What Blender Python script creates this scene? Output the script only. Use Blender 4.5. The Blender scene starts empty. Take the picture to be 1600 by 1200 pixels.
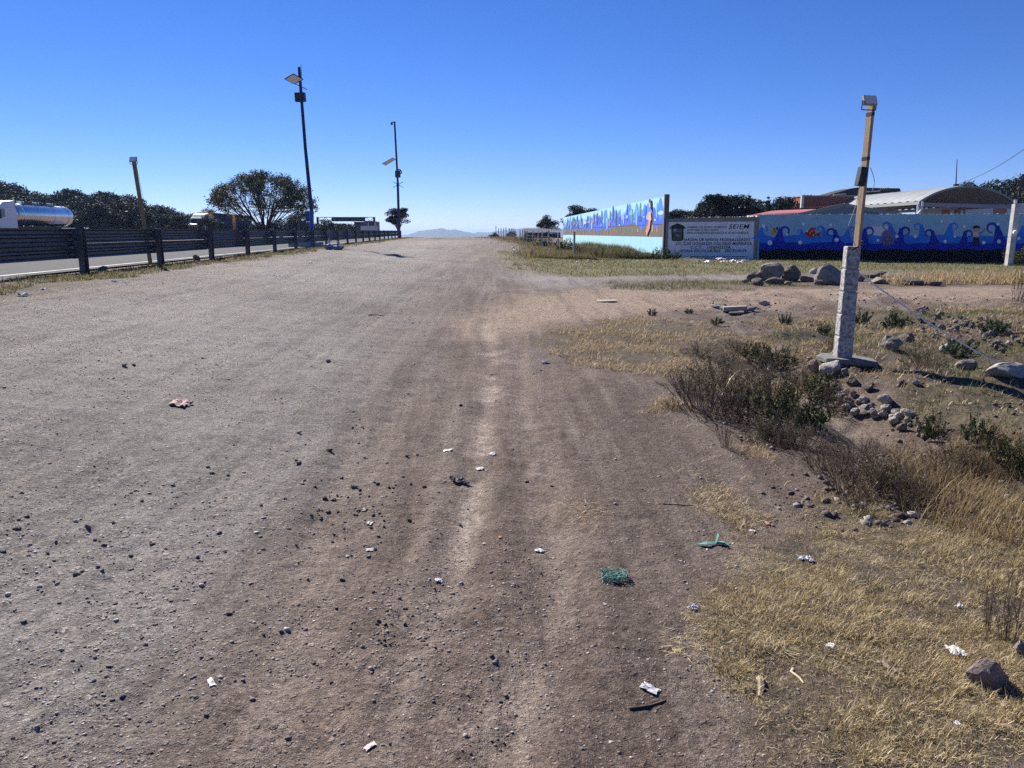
import bpy, bmesh, math, random
import numpy as np
from mathutils import Vector, Matrix
from mathutils.geometry import tessellate_polygon

random.seed(7); rng = np.random.default_rng(11)
R = math.radians
SC = bpy.context.scene
COL = SC.collection

# ------------------------------------------------------------------ camera
F = 1202.0; PITCH = R(11.1); EYE = 1.6
cam = bpy.data.cameras.new('camera'); cam_o = bpy.data.objects.new('camera', cam); COL.objects.link(cam_o)
cam.sensor_width = 36.0; cam.lens = 36.0 * F / 1600.0
cam.clip_start = 0.05; cam.clip_end = 30000
cam_o.location = (0, 0, EYE); cam_o.rotation_euler = (math.pi/2 - PITCH, 0, 0)
SC.camera = cam_o

# ------------------------------------------------------------------ sky, sun, exposure
SUN_AZ = R(-32.0); SUN_EL = R(35.0)          # azimuth measured from +y, negative = left
world = bpy.data.worlds.new('World'); SC.world = world; world.use_nodes = True
wn = world.node_tree; bg = wn.nodes['Background']
sky = wn.nodes.new('ShaderNodeTexSky'); sky.sky_type = 'NISHITA'; sky.sun_disc = False
sky.sun_elevation = SUN_EL; sky.sun_rotation = SUN_AZ
sky.altitude = 2600; sky.air_density = 1.0; sky.dust_density = 0.0; sky.ozone_density = 4.0
hs = wn.nodes.new('ShaderNodeHueSaturation'); hs.inputs['Saturation'].default_value = 1.2
tn = wn.nodes.new('ShaderNodeMix'); tn.data_type = 'RGBA'; tn.blend_type = 'MULTIPLY'; tn.inputs[0].default_value = 1.0; tn.inputs[7].default_value = (.81, .80, 1.12, 1)
wn.links.new(sky.outputs[0], hs.inputs['Color']); wn.links.new(hs.outputs[0], tn.inputs[6]); wn.links.new(tn.outputs[2], bg.inputs[0]); bg.inputs[1].default_value = 0.058
sun = bpy.data.lights.new('sun', 'SUN'); sun.energy = 5.0; sun.angle = R(0.53); sun.color = (1.0, 0.95, 0.87)
sun_o = bpy.data.objects.new('sun', sun); COL.objects.link(sun_o)
sd = Vector((math.sin(SUN_AZ)*math.cos(SUN_EL), math.cos(SUN_AZ)*math.cos(SUN_EL), math.sin(SUN_EL)))
sun_o.rotation_euler = (-sd).to_track_quat('-Z', 'Y').to_euler(); sun_o.location = (-20, 30, 40)
SC.view_settings.view_transform = 'Standard'; SC.view_settings.look = 'None'
SC.view_settings.exposure = 0.92; SC.view_settings.gamma = 1.0; SC.view_settings.use_curve_mapping = False
SC.render.engine = 'CYCLES'
SC.cycles.use_denoising = False
SC.cycles.max_bounces = 5; SC.cycles.diffuse_bounces = 3
SC.cycles.transparent_max_bounces = 8; SC.cycles.volume_bounces = 0
SC.cycles.use_adaptive_sampling = True; SC.cycles.adaptive_threshold = 0.004

# ------------------------------------------------------------------ numeric helpers
def smooth(a, b, x):
    t = np.clip((np.asarray(x, float)-a)/(b-a), 0, 1); return t*t*(3-2*t)
def vnoise(x, y, seed=0):
    x = np.asarray(x, float); y = np.asarray(y, float)
    xi = np.floor(x).astype(np.int64); yi = np.floor(y).astype(np.int64); xf = x-xi; yf = y-yi
    def h(a, b):
        n = (a*374761393 + b*668265263 + seed*982451653) & 0x7fffffff
        n = ((n ^ (n >> 13))*1274126177) & 0x7fffffff
        n = n ^ (n >> 16)
        return (n & 0xffff)/65535.0
    u = xf*xf*(3-2*xf); v = yf*yf*(3-2*yf)
    a = h(xi, yi); b = h(xi+1, yi); c = h(xi, yi+1); d = h(xi+1, yi+1)
    return (a*(1-u)+b*u)*(1-v)+(c*(1-u)+d*u)*v
def fbm(x, y, s, octv=3, seed=0):
    o = 0; amp = 0.5; tot = 0
    for k in range(octv):
        o = o + amp*vnoise(np.asarray(x)*s+17.3*k, np.asarray(y)*s-9.1*k, seed+k*31); tot += amp; amp *= 0.5; s *= 2.03
    return o/tot
def ray(px, py):
    a = (px-800)/F; u = (600-py)/F
    return np.array([a, math.cos(PITCH)+u*math.sin(PITCH), -math.sin(PITCH)+u*math.cos(PITCH)])
def at(px, py, y):
    """world point seen at that place of the photograph at distance y"""
    d = ray(px, py); t = y/d[1]; return Vector((d[0]*t, y, EYE+d[2]*t))

# ------------------------------------------------------------------ terrain
def xrail(y): return -7.74-0.0618*np.asarray(y, float)
def zrail(y): return 0.80+0.0025*(np.asarray(y, float)-15)
AY = [0, 4, 10, 20, 30, 50, 95, 125, 200, 400, 1500, 6000]; AZ = [0, 0, .10, .34, .50, .72, 1.0, 0.95, -1.5, -7, -12, -14]
RY = [0, 10, 20, 30, 37, 60, 85, 105, 125, 200, 400, 1500, 6000]; RZ = [0, .0, .12, .28, .36, .43, .5, .9, .95, -1.5, -7, -12, -14]
def ditch(x, y):
    c = 3.15+0.10*(10-y)
    w = smooth(3.6, 5.0, y)*(1-smooth(9.2, 11.2, y))
    return -0.42*np.exp(-((x-c)/0.62)**2)*w
def Hbase(x, y):
    x = np.asarray(x, float); y = np.asarray(y, float)
    a = np.interp(y, AY, AZ); r = np.interp(y, RY, RZ)
    t = smooth(-3.5, 3.0, x)
    c = a*(1-t)+r*t
    xr = xrail(y); zr = np.where(y < 110, zrail(y), np.interp(y, AY, AZ)+0.0)
    s = smooth(0.0, 1.0, np.clip(x/xr, 0, 1.02))*np.where(x < 0, 1, 0)*smooth(-60, -20, y)
    s = np.where(y > 170, 0, s*(1-smooth(100, 170, y)) if True else s)
    z = c*(1-s)+zr*s
    # far left: the wooded rise behind the highway
    hill = smooth(-45, -120, x)*smooth(60, 140, y)*(1-smooth(260, 500, y))
    z = z+2.5*hill
    # right rear: wooded rise behind the school
    z = z+4.0*smooth(60, 120, x)*smooth(70, 130, y)*(1-smooth(260, 500, y))
    z = z+ditch(x, y)
    z = z+0.10*np.exp(-(((x-4.6)/0.8)**2+((y-10.1)/0.9)**2))
    return z
RUTS = []
def H(x, y):
    x = np.asarray(x, float); y = np.asarray(y, float)
    z = Hbase(x, y)
    near = 1-smooth(45, 90, y)
    rough = smooth(1.4, 3.2, x-0.12*np.maximum(y-8, 0)*(y > 8))*smooth(3, 6, y)*(1-smooth(16, 24, y))
    z = z+near*((fbm(x, y, 0.45, 2, 3)-.5)*0.10+(fbm(x, y, 1.6, 2, 5)-.5)*0.035)
    z = z+rough*((fbm(x, y, 1.1, 3, 9)-.5)*0.26+np.abs(fbm(x, y, 3.2, 3, 19)-.5)*0.13)
    n2 = 1-smooth(14, 30, y)
    z = z+n2*((fbm(x, y, 7.0, 3, 13)-.5)*0.026+(fbm(x, y, 30.0, 2, 21)-.5)*0.010)
    # wheel ruts and streaks running along the track
    xs = x+.0618*y+.5*(vnoise(x*0+3.3, y*.12, 6)-.5)
    tr = (1-smooth(.8, 2.2, x-.05*y))*(1-smooth(60, 90, y))*smooth(-3, 1, y)
    z = z+tr*((vnoise(xs*2.6, y*.09, 101)-.5)*.034+(vnoise(xs*8, y*.22, 102)-.5)*.016+(vnoise(xs*24, y*.7, 103)-.5)*.007*n2)
    for Pl, w, dp in RUTS:
        d = along(Pl, x, y).reshape(x.shape); z = z-dp*np.exp(-(d/w)**2)+.55*dp*np.exp(-((d-1.9*w)/(.8*w))**2)
    rut = np.sin((x*0.95-y*0.22)*46+3*fbm(x, y, .8, 2, 4))*0.0022*smooth(.45, .7, fbm(x, y, .7, 2, 77))*(1-smooth(5, 9, y))*(x < 0.8)
    z = z+rut
    hw = smooth(0.2, 0.7, xrail(y)-x)*(1-smooth(100, 120, y))*(y > -30)
    hw = hw*(1-smooth(56, 60, xrail(y)-x))
    return z*(1-hw)+(zrail(y)-0.05)*hw
def H1(x, y): return float(H(np.array([x]), np.array([y]))[0])
_T = np.geomspace(1.5, 400, 2600)
def gp(px, py):
    """point of the ground seen at that place of the photograph"""
    d = ray(px, py); X = d[0]*_T; Y = d[1]*_T; Z = EYE+d[2]*_T
    below = np.nonzero(Z < H(X, Y))[0]
    i = below[0] if len(below) else len(_T)-1
    return Vector((X[i], Y[i], H1(X[i], Y[i])))
def poly(pts): return np.array([[*(gp(px, py))[:2]] for px, py in pts])
def inside(P, x, y):
    """signed distance, positive inside"""
    x = np.asarray(x, float).ravel(); y = np.asarray(y, float).ravel()
    ins = np.zeros(x.shape, bool); dmin = np.full(x.shape, 1e9)
    n = len(P)
    for i in range(n):
        x0, y0 = P[i]; x1, y1 = P[(i+1) % n]
        c = ((y0 > y) != (y1 > y)) & (x < (x1-x0)*(y-y0)/(y1-y0+1e-12)+x0); ins ^= c
        dx, dy = x1-x0, y1-y0; L = dx*dx+dy*dy+1e-12
        t = np.clip(((x-x0)*dx+(y-y0)*dy)/L, 0, 1)
        dmin = np.minimum(dmin, np.hypot(x-x0-t*dx, y-y0-t*dy))
    return np.where(ins, dmin, -dmin)
def along(P, x, y):
    x = np.asarray(x, float).ravel(); y = np.asarray(y, float).ravel(); dm = np.full(x.shape, 1e9)
    for i in range(len(P)-1):
        x0, y0 = P[i]; x1, y1 = P[i+1]; dx, dy = x1-x0, y1-y0; L = dx*dx+dy*dy+1e-12
        t = np.clip(((x-x0)*dx+(y-y0)*dy)/L, 0, 1); dm = np.minimum(dm, np.hypot(x-x0-t*dx, y-y0-t*dy))
    return dm
P_straw = poly([(1195, 1199), (1140, 1090), (1060, 960), (1130, 900), (1165, 845), (1255, 800), (1330, 775), (1420, 790), (1640, 850), (1900, 1000), (1900, 1199)])
P_dark = poly([(900, 620), (1010, 585), (1250, 720), (1290, 790), (1170, 860), (1080, 960), (1160, 1090), (1200, 1199), (900, 1199), (920, 900)])
P_tall = poly([(1300, 775), (1370, 730), (1480, 690), (1560, 680), (1800, 720), (1800, 880), (1500, 835)])
P_bank = poly([(840, 530), (900, 512), (1000, 492), (1130, 515), (1260, 545), (1230, 585), (1120, 610), (1040, 592), (930, 572)])
P_slope = poly([(1200, 505), (1320, 480), (1700, 468), (1760, 640), (1700, 700), (1480, 690), (1390, 620), (1300, 590), (1230, 545)])
P_lawn = poly([(780, 392), (880, 405), (1050, 404), (1700, 406), (1700, 424), (1200, 426), (1000, 431), (900, 433), (820, 420)])
P_mid = poly([(950, 441), (1130, 437), (1290, 441), (1240, 450), (1100, 455), (960, 456)])
P_strip = poly([(1390, 436), (1700, 428), (1700, 446), (1390, 446)])
P_tan = poly([(720, 500), (800, 462), (940, 450), (1230, 449), (1700, 447), (1700, 467), (1280, 470), (1080, 482), (960, 498), (850, 512), (790, 530), (730, 530)])
P_grey = poly([(760, 420), (900, 432), (1200, 427), (1700, 424), (1700, 430), (1250, 436), (980, 441), (840, 452)])
P_gravel = poly([(-900, 1100), (-900, 520), (0, 478), (300, 424), (620, 377), (730, 375), (720, 400), (680, 440), (620, 500), (600, 600), (520, 720), (430, 850), (330, 1000), (150, 1199), (-400, 1199)])
L_dust = poly([(752, 505), (770, 560), (768, 600), (757, 650), (748, 720), (735, 800), (716, 880), (706, 935)])
L_dust2 = poly([(800, 560), (815, 640), (850, 760), (870, 850), (850, 1000), (800, 1150)])
L_dust3 = poly([(650, 600), (560, 720), (510, 850), (470, 1000), (440, 1190)])

RUTS += [(L_dust, .10, .022), (L_dust2, .13, .018), (L_dust3, .16, .018)]
def zones(x, y):
    n = (fbm(x, y, 1.3, 3, 41)-.5)
    nf = (fbm(x, y, 4.0, 2, 43)-.5)
    sc = np.clip(y/9.0, .35, 5)
    def m(P, w=.25, amp=1.0): return smooth(-w, w, inside(P, x, y)/sc+n*amp+nf*.35)
    grass = np.maximum.reduce([m(P_straw), m(P_tall), m(P_bank), m(P_slope, .3, 1.3), m(P_mid)*.6, m(P_strip)])
    xr = x-xrail(y)
    verge = smooth(.0, .25, xr)*(1-smooth(.9, 1.5, xr+n*1.2+nf*.5))*(y < 110)
    far = smooth(3, 6, x)*smooth(36, 46, y)
    grass = np.maximum.reduce([grass, verge, far, smooth(110, 140, y)])
    lawn = m(P_lawn, .4, .6)
    grass = np.maximum(grass*(1-lawn*.6), lawn*.3)
    tan = np.maximum(m(P_tan, .35, .5), .0)
    grey = np.maximum(m(P_gravel, .9, .8), m(P_grey, .3, .4))
    patch = smooth(.36, .62, fbm(x, y, 3.0, 3, 52))*.8+.2
    dust = np.maximum.reduce([np.exp(-((along(L_dust, x, y)+.10*n+.06*nf)/(.05*np.clip(y/3, .8, 3)))**2)*patch, .45*np.exp(-(along(L_dust2, x, y)/.16)**2)*patch, .3*np.exp(-(along(L_dust3, x, y)/.2)**2)*patch])
    dust = dust*np.where(y > 4.5, .82+.18*np.clip(np.sin(y*38+x*30+9*n)*2, -1, 1), 1)
    loam = m(P_dark, .5, .8)
    return grey, tan, grass, lawn, dust, loam

# ------------------------------------------------------------------ objects and meshes
def tag(o, label=None, cat=None, group=None, kind=None):
    if label: o['label'] = label
    if cat: o['category'] = cat
    if group: o['group'] = group
    if kind: o['kind'] = kind
    return o
def empty(name, loc=(0, 0, 0), rz=0.0):
    o = bpy.data.objects.new(name, None); COL.objects.link(o); o.location = loc; o.rotation_euler = (0, 0, rz); o.empty_display_size = .1
    return o
def link(name, me, mat=None, parent=None):
    o = bpy.data.objects.new(name, me); COL.objects.link(o)
    if mat is not None and len(me.materials) == 0: me.materials.append(mat)
    if parent is not None: o.parent = parent
    return o
def np_mesh(name, V, T, col=None, smooth_=False):
    V = np.asarray(V, np.float32).reshape(-1, 3); T = np.asarray(T, np.int32); k = T.shape[1]
    me = bpy.data.meshes.new(name)
    me.vertices.add(len(V)); me.vertices.foreach_set('co', V.ravel())
    me.loops.add(T.size); me.loops.foreach_set('vertex_index', T.ravel())
    me.polygons.add(len(T)); me.polygons.foreach_set('loop_start', np.arange(0, T.size, k, dtype=np.int32))
    me.polygons.foreach_set('loop_total', np.full(len(T), k, np.int32))
    if smooth_: me.polygons.foreach_set('use_smooth', np.ones(len(T), bool))
    me.update(calc_edges=True)
    if col is not None:
        a = me.color_attributes.new('tint', 'FLOAT_COLOR', 'POINT')
        c = np.ones((len(V), 4), np.float32); c[:, :3] = col; a.data.foreach_set('color', c.ravel())
    return me
class MB:
    def __init__(s): s.v = []; s.f = []
    def add(s, vs, fs):
        b = len(s.v); s.v += [tuple(v) for v in vs]; s.f += [tuple(b+i for i in f) for f in fs]; return s
    def box(s, c, d, rot=None, taper=1.0):
        vs = []
        for z in (-.5, .5):
            k = taper if z > 0 else 1
            for x, y in ((-.5, -.5), (.5, -.5), (.5, .5), (-.5, .5)): vs.append(Vector((x*d[0]*k, y*d[1]*k, z*d[2])))
        if rot is not None: vs = [rot @ v for v in vs]
        vs = [v+Vector(c) for v in vs]
        return s.add(vs, [(3, 2, 1, 0), (4, 5, 6, 7), (0, 1, 5, 4), (1, 2, 6, 5), (2, 3, 7, 6), (3, 0, 4, 7)])
    def bar(s, p0, p1, w, d=None, up=(0, 0, 1)):
        p0 = Vector(p0); p1 = Vector(p1); a = p1-p0; d = d or w
        q = a.normalized(); u = Vector(up)
        if abs(q.dot(u)) > .98: u = Vector((0, 1, 0))
        x = q.cross(u).normalized(); y = x.cross(q).normalized()
        m = Matrix((x, y, q)).transposed()
        return s.box((p0+p1)/2, (w, d, a.length), m)
    def tube(s, pts, rad, n=8, cap=True):
        pts = [Vector(p) for p in pts]
        if not isinstance(rad, (list, tuple)): rad = [rad]*len(pts)
        b = len(s.v); ref = None
        for i, p in enumerate(pts):
            t = (pts[min(i+1, len(pts)-1)]-pts[max(i-1, 0)]).normalized()
            if ref is None: ref = t.orthogonal().normalized()
            ref = (ref-t*ref.dot(t)).normalized(); q = t.cross(ref)
            for k in range(n):
                a = 2*math.pi*k/n; s.v.append(tuple(p+(ref*math.cos(a)+q*math.sin(a))*rad[i]))
        for i in range(len(pts)-1):
            for k in range(n):
                k2 = (k+1) % n; s.f.append((b+i*n+k, b+i*n+k2, b+(i+1)*n+k2, b+(i+1)*n+k))
        if cap:
            s.f.append(tuple(b+k for k in reversed(range(n)))); e = b+(len(pts)-1)*n; s.f.append(tuple(e+k for k in range(n)))
        return s
    def plate(s, pts, off0, off1, frame):
        """a flat outline (u, v) given thickness; frame(u, v, w) gives the world point"""
        n = len(pts); b = len(s.v)
        for w in (off0, off1):
            for u, v in pts: s.v.append(tuple(frame(u, v, w)))
        for tri in tessellate_polygon([[Vector((u, v, 0)) for u, v in pts]]):
            s.f.append(tuple(b+n+i for i in tri)); s.f.append(tuple(b+i for i in reversed(tri)))
        for i in range(n):
            j = (i+1) % n; s.f.append((b+i, b+j, b+n+j, b+n+i))
        return s
    def mesh(s, name, sm=False, fix=True):
        me = bpy.data.meshes.new(name); me.from_pydata(s.v, [], s.f)
        if fix:
            bm = bmesh.new(); bm.from_mesh(me); bmesh.ops.recalc_face_normals(bm, faces=bm.faces); bm.to_mesh(me); bm.free()
        if sm:
            me.polygons.foreach_set('use_smooth', [True]*len(me.polygons))
            try: me.set_sharp_from_angle(angle=R(40))
            except Exception: pass
        me.update(); return me
    def build(s, name, mat, parent=None, sm=False):
        return link(name, s.mesh(name, sm), mat, parent)
def copy_tree(o, parent=None):
    c = o.copy(); COL.objects.link(c)
    if parent is not None: c.parent = parent
    for ch in o.children: copy_tree(ch, c)
    return c

# ------------------------------------------------------------------ materials
MATS = {}
def mat(name, c, rough=.85, c2=None, scale=6.0, metal=0.0, bump=0.0, bscale=40.0, spec=.35, contrast=(.35, .65), stretch=None, transl=0, coords='Object'):
    if name in MATS: return MATS[name]
    m = bpy.data.materials.new(name); m.use_nodes = True; nt = m.node_tree; b = nt.nodes['Principled BSDF']
    b.inputs['Roughness'].default_value = rough; b.inputs['Metallic'].default_value = metal
    b.inputs['Specular IOR Level'].default_value = spec
    b.inputs['Base Color'].default_value = (*c, 1)
    tc = nt.nodes.new('ShaderNodeTexCoord'); src = tc.outputs[coords]
    if stretch:
        mp = nt.nodes.new('ShaderNodeMapping'); mp.inputs['Scale'].default_value = stretch; nt.links.new(src, mp.inputs[0]); src = mp.outputs[0]
    if c2:
        n = nt.nodes.new('ShaderNodeTexNoise'); n.inputs['Scale'].default_value = scale; n.inputs['Detail'].default_value = 6; n.inputs['Roughness'].default_value = .65
        nt.links.new(src, n.inputs['Vector'])
        r = nt.nodes.new('ShaderNodeMapRange'); r.inputs[1].default_value = contrast[0]; r.inputs[2].default_value = contrast[1]; nt.links.new(n.outputs[0], r.inputs[0])
        mx = nt.nodes.new('ShaderNodeMix'); mx.data_type = 'RGBA'; mx.inputs[6].default_value = (*c, 1); mx.inputs[7].default_value = (*c2, 1)
        nt.links.new(r.outputs[0], mx.inputs[0]); nt.links.new(mx.outputs[2], b.inputs['Base Color'])
    if bump:
        n2 = nt.nodes.new('ShaderNodeTexNoise'); n2.inputs['Scale'].default_value = bscale; n2.inputs['Detail'].default_value = 5
        nt.links.new(src, n2.inputs['Vector'])
        bp = nt.nodes.new('ShaderNodeBump'); bp.inputs['Strength'].default_value = bump; bp.inputs['Distance'].default_value = .02
        nt.links.new(n2.outputs[0], bp.inputs['Height']); nt.links.new(bp.outputs[0], b.inputs['Normal'])
    MATS[name] = m; return m
def tint_mat(name, rough=.8, spec=.2, transl=0.0):
    m = bpy.data.materials.new(name); m.use_nodes = True; nt = m.node_tree; b = nt.nodes['Principled BSDF']
    a = nt.nodes.new('ShaderNodeAttribute'); a.attribute_name = 'tint'
    nt.links.new(a.outputs['Color'], b.inputs['Base Color']); b.inputs['Roughness'].default_value = rough; b.inputs['Specular IOR Level'].default_value = spec
    if transl:
        t = nt.nodes.new('ShaderNodeBsdfTranslucent'); nt.links.new(a.outputs['Color'], t.inputs[0])
        mx = nt.nodes.new('ShaderNodeMixShader'); mx.inputs[0].default_value = transl
        nt.links.new(b.outputs[0], mx.inputs[1]); nt.links.new(t.outputs[0], mx.inputs[2]); nt.links.new(mx.outputs[0], nt.nodes['Material Output'].inputs[0])
    return m
M_blade = tint_mat('grass_blades', .7, .25, .3)
M_leaf = tint_mat('leaves', .7, .2, .10)
M_twig = tint_mat('twigs', .85, .1)
M_stone = tint_mat('stones', .85, .25)
nt = M_stone.node_tree; b_ = nt.nodes['Principled BSDF']
_n = nt.nodes.new('ShaderNodeTexNoise'); _n.inputs['Scale'].default_value = 9; _n.inputs['Detail'].default_value = 9; _n.inputs['Roughness'].default_value = .7
_tc = nt.nodes.new('ShaderNodeTexCoord'); nt.links.new(_tc.outputs['Object'], _n.inputs['Vector'])
_b = nt.nodes.new('ShaderNodeBump'); _b.inputs['Strength'].default_value = .6; _b.inputs['Distance'].default_value = .05
_r = nt.nodes.new('ShaderNodeMapRange'); _r.inputs[1].default_value = .3; _r.inputs[2].default_value = .7; _r.inputs[3].default_value = .55; _r.inputs[4].default_value = 1.3; nt.links.new(_n.outputs[0], _r.inputs[0])
_m = nt.nodes.new('ShaderNodeVectorMath'); _m.operation = 'SCALE'; nt.links.new(nt.nodes['Attribute'].outputs['Color'], _m.inputs[0]); nt.links.new(_r.outputs[0], _m.inputs['Scale']); nt.links.new(_m.outputs[0], b_.inputs['Base Color'])
nt.links.new(_n.outputs[0], _b.inputs['Height']); nt.links.new(_b.outputs[0], b_.inputs['Normal'])

def ground_material():
    m = bpy.data.materials.new('ground_earth'); m.use_nodes = True; nt = m.node_tree; N = nt.nodes.new; L = nt.links.new
    b = nt.nodes['Principled BSDF']; b.inputs['Roughness'].default_value = .92; b.inputs['Specular IOR Level'].default_value = .2
    tc = N('ShaderNodeTexCoord'); pos = tc.outputs['Object']
    def noise(s, d=5, r=.6):
        n = N('ShaderNodeTexNoise'); n.inputs['Scale'].default_value = s; n.inputs['Detail'].default_value = d; n.inputs['Roughness'].default_value = r; L(pos, n.inputs['Vector']); return n.outputs[0]
    def rng_(x, a, b_, c=0., d=1.):
        r = N('ShaderNodeMapRange'); r.inputs[1].default_value = a; r.inputs[2].default_value = b_; r.inputs[3].default_value = c; r.inputs[4].default_value = d; L(x, r.inputs[0]); return r.outputs[0]
    def mix(f, a, b_, mode='MIX'):
        mx = N('ShaderNodeMix'); mx.data_type = 'RGBA'; mx.blend_type = mode
        for s, v in ((0, f), (6, a), (7, b_)):
            if isinstance(v, (int, float)): mx.inputs[s].default_value = v
            elif isinstance(v, tuple): mx.inputs[s].default_value = (*v, 1)
            else: L(v, mx.inputs[s])
        return mx.outputs[2]
    def mul(a, b_, op='MULTIPLY'):
        q = N('ShaderNodeMath'); q.operation = op
        for i, v in enumerate((a, b_)):
            if isinstance(v, (int, float)): q.inputs[i].default_value = v
            else: L(v, q.inputs[i])
        return q.outputs[0]
    za = N('ShaderNodeAttribute'); za.attribute_name = 'zone_a'; sa = N('ShaderNodeSeparateColor'); L(za.outputs['Color'], sa.inputs[0])
    zb = N('ShaderNodeAttribute'); zb.attribute_name = 'zone_b'; sb = N('ShaderNodeSeparateColor'); L(zb.outputs['Color'], sb.inputs[0])
    grey, tan, grass = sa.outputs; lawn, dust, loam = sb.outputs
    big = noise(.8, 5); med = noise(5, 6, .7); fine = noise(45, 4, .7); tiny = noise(220, 2)
    dirt = mix(rng_(big, .35, .65), (.118, .083, .064), (.160, .117, .093))
    dirt = mix(rng_(med, .38, .68), dirt, (.200, .150, .121))
    dirt = mix(mul(loam, .6), dirt, mix(rng_(med, .35, .68), (.098, .073, .060), (.142, .108, .089)))
    patch = noise(.33, 4)
    gravel = mix(rng_(med, .35, .65), (.190, .170, .156), (.290, .262, .242))
    gravel = mix(mul(rng_(patch, .45, .65), .6), gravel, (.33, .30, .278)); gravel = mix(mul(rng_(patch, .46, .32), .6), gravel, (.150, .132, .122))
    c = mix(grey, dirt, gravel)
    c = mix(tan, c, mix(rng_(med, .3, .7), (.29, .205, .150), (.39, .285, .210)))
    soil = mix(rng_(med, .35, .65), (.088, .068, .050), (.160, .124, .082))
    c = mix(grass, c, soil)
    lw = mix(rng_(med, .35, .65), (.13, .135, .050), (.235, .205, .100))
    c = mix(mul(lawn, .85), c, lw)
    c = mix(dust, c, (.40, .325, .27))
    mpn = N('ShaderNodeMapping'); mpn.inputs['Rotation'].default_value = (0, 0, -.0618); mpn.inputs['Scale'].default_value = (1, .055, 1); L(pos, mpn.inputs[0])
    def streak(sc):
        n = N('ShaderNodeTexNoise'); n.inputs['Scale'].default_value = sc; n.inputs['Detail'].default_value = 5; n.inputs['Roughness'].default_value = .6; L(mpn.outputs[0], n.inputs['Vector']); return n.outputs[0]
    s1 = streak(2.2); s2 = streak(9)
    notgrass = mul(1.0, grass, 'SUBTRACT')
    c = mix(mul(mul(rng_(s1, .48, .70), notgrass), .55), c, (.285, .232, .196)); c = mix(mul(mul(rng_(s1, .46, .28), notgrass), .5), c, (.105, .078, .064))
    c = mix(mul(mul(rng_(s2, .52, .72), notgrass), .45), c, (.290, .240, .205)); c = mix(mul(mul(rng_(s2, .46, .30), notgrass), .4), c, (.100, .076, .064))
    v2 = N('ShaderNodeTexVoronoi'); v2.inputs['Scale'].default_value = 24; L(pos, v2.inputs['Vector']); sp2 = N('ShaderNodeSeparateColor'); L(v2.outputs['Color'], sp2.inputs[0])
    big_st = mul(rng_(v2.outputs['Distance'], .36, .26), rng_(sp2.outputs[2], .80, .83)); c = mix(mul(big_st, rng_(grey, 0, 1, .15, .75)), c, mix(sp2.outputs[0], (.46, .41, .37), (.20, .175, .165)))
    # grit: small pale and dark stones bedded in the surface
    vo = N('ShaderNodeTexVoronoi'); vo.inputs['Scale'].default_value = 55; vo.inputs['Randomness'].default_value = 1; L(pos, vo.inputs['Vector'])
    sep = N('ShaderNodeSeparateColor'); L(vo.outputs['Color'], sep.inputs[0])
    dot = rng_(vo.outputs['Distance'], .34, .22)
    pale = mul(dot, rng_(sep.outputs[0], .80, .82)); dark = mul(dot, rng_(sep.outputs[1], .86, .88))
    c = mix(mul(pale, rng_(grey, 0, 1, .35, .95)), c, (.52, .47, .43))
    c = mix(mul(dark, .7), c, (.055, .048, .046))
    c = mix(.85, c, mix(rng_(fine, .25, .75), (.25, .25, .25), (.75, .75, .75)), 'OVERLAY')
    gv = N('ShaderNodeTexVoronoi'); gv.inputs['Scale'].default_value = 120; L(pos, gv.inputs['Vector']); gs = N('ShaderNodeSeparateColor'); L(gv.outputs['Color'], gs.inputs[0])
    gv2 = N('ShaderNodeTexVoronoi'); gv2.inputs['Scale'].default_value = 34; L(pos, gv2.inputs['Vector']); gs2 = N('ShaderNodeSeparateColor'); L(gv2.outputs['Color'], gs2.inputs[0])
    c = mix(.55, c, mix(gs.outputs[0], (.28, .28, .28), (.74, .74, .74)), 'OVERLAY'); c = mix(.38, c, mix(gs2.outputs[0], (.28, .28, .28), (.72, .72, .72)), 'OVERLAY')
    c = mix(.9, c, mix(rng_(tiny, .25, .75), (.25, .25, .25), (.75, .75, .75)), 'OVERLAY')
    L(c, b.inputs['Base Color'])
    h = mul(mul(med, .40), mul(fine, .80), 'ADD'); h = mul(h, mul(tiny, .42), 'ADD'); h = mul(h, mul(big_st, .35), 'ADD'); h = mul(h, mul(s2, .5), 'ADD'); h = mul(h, mul(mul(pale, .25), mul(dark, .3), 'ADD'), 'ADD')
    bp = N('ShaderNodeBump'); bp.inputs['Strength'].default_value = 1.0; bp.inputs['Distance'].default_value = .032; L(h, bp.inputs['Height']); L(bp.outputs[0], b.inputs['Normal'])
    return m
M_ground = ground_material()
M_asphalt = mat('asphalt', (.070, .070, .073), .95, (.095, .094, .094), 3, bump=.4, bscale=160, spec=.12)
M_white_line = mat('road_paint', (.42, .42, .41), .8, (.16, .16, .16), 1.5, contrast=(.42, .6))
M_galv = mat('galvanised_steel', (.115, .118, .125), .55, (.075, .078, .085), 5, metal=.35, spec=.4)
M_postst = mat('post_steel', (.125, .125, .13), .6, (.08, .08, .085), 7, metal=.3)
M_conc = mat('weathered_concrete', (.42, .41, .39), .9, (.20, .195, .19), 14, bump=.6, bscale=60)
M_concwhite = mat('whitewashed_concrete', (.47, .46, .44), .9, (.15, .145, .14), 24, bump=.8, bscale=50, contrast=(.42, .64))
M_postwhite = mat('whitewashed_post', (.55, .54, .52), .9, (.30, .29, .28), 5, bump=.5, bscale=30)
M_wood = mat('raw_timber', (.44, .32, .20), .8, (.30, .20, .12), 5, stretch=(14, 14, 1.2), bump=.3, bscale=8)
M_oldwood = mat('grey_timber', (.42, .35, .29), .85, (.28, .23, .19), 5, stretch=(1.5, 14, 14))
M_yellowwood = mat('yellow_timber', (.30, .22, .11), .8, (.20, .14, .07), 5, stretch=(14, 14, 1.2))
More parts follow.
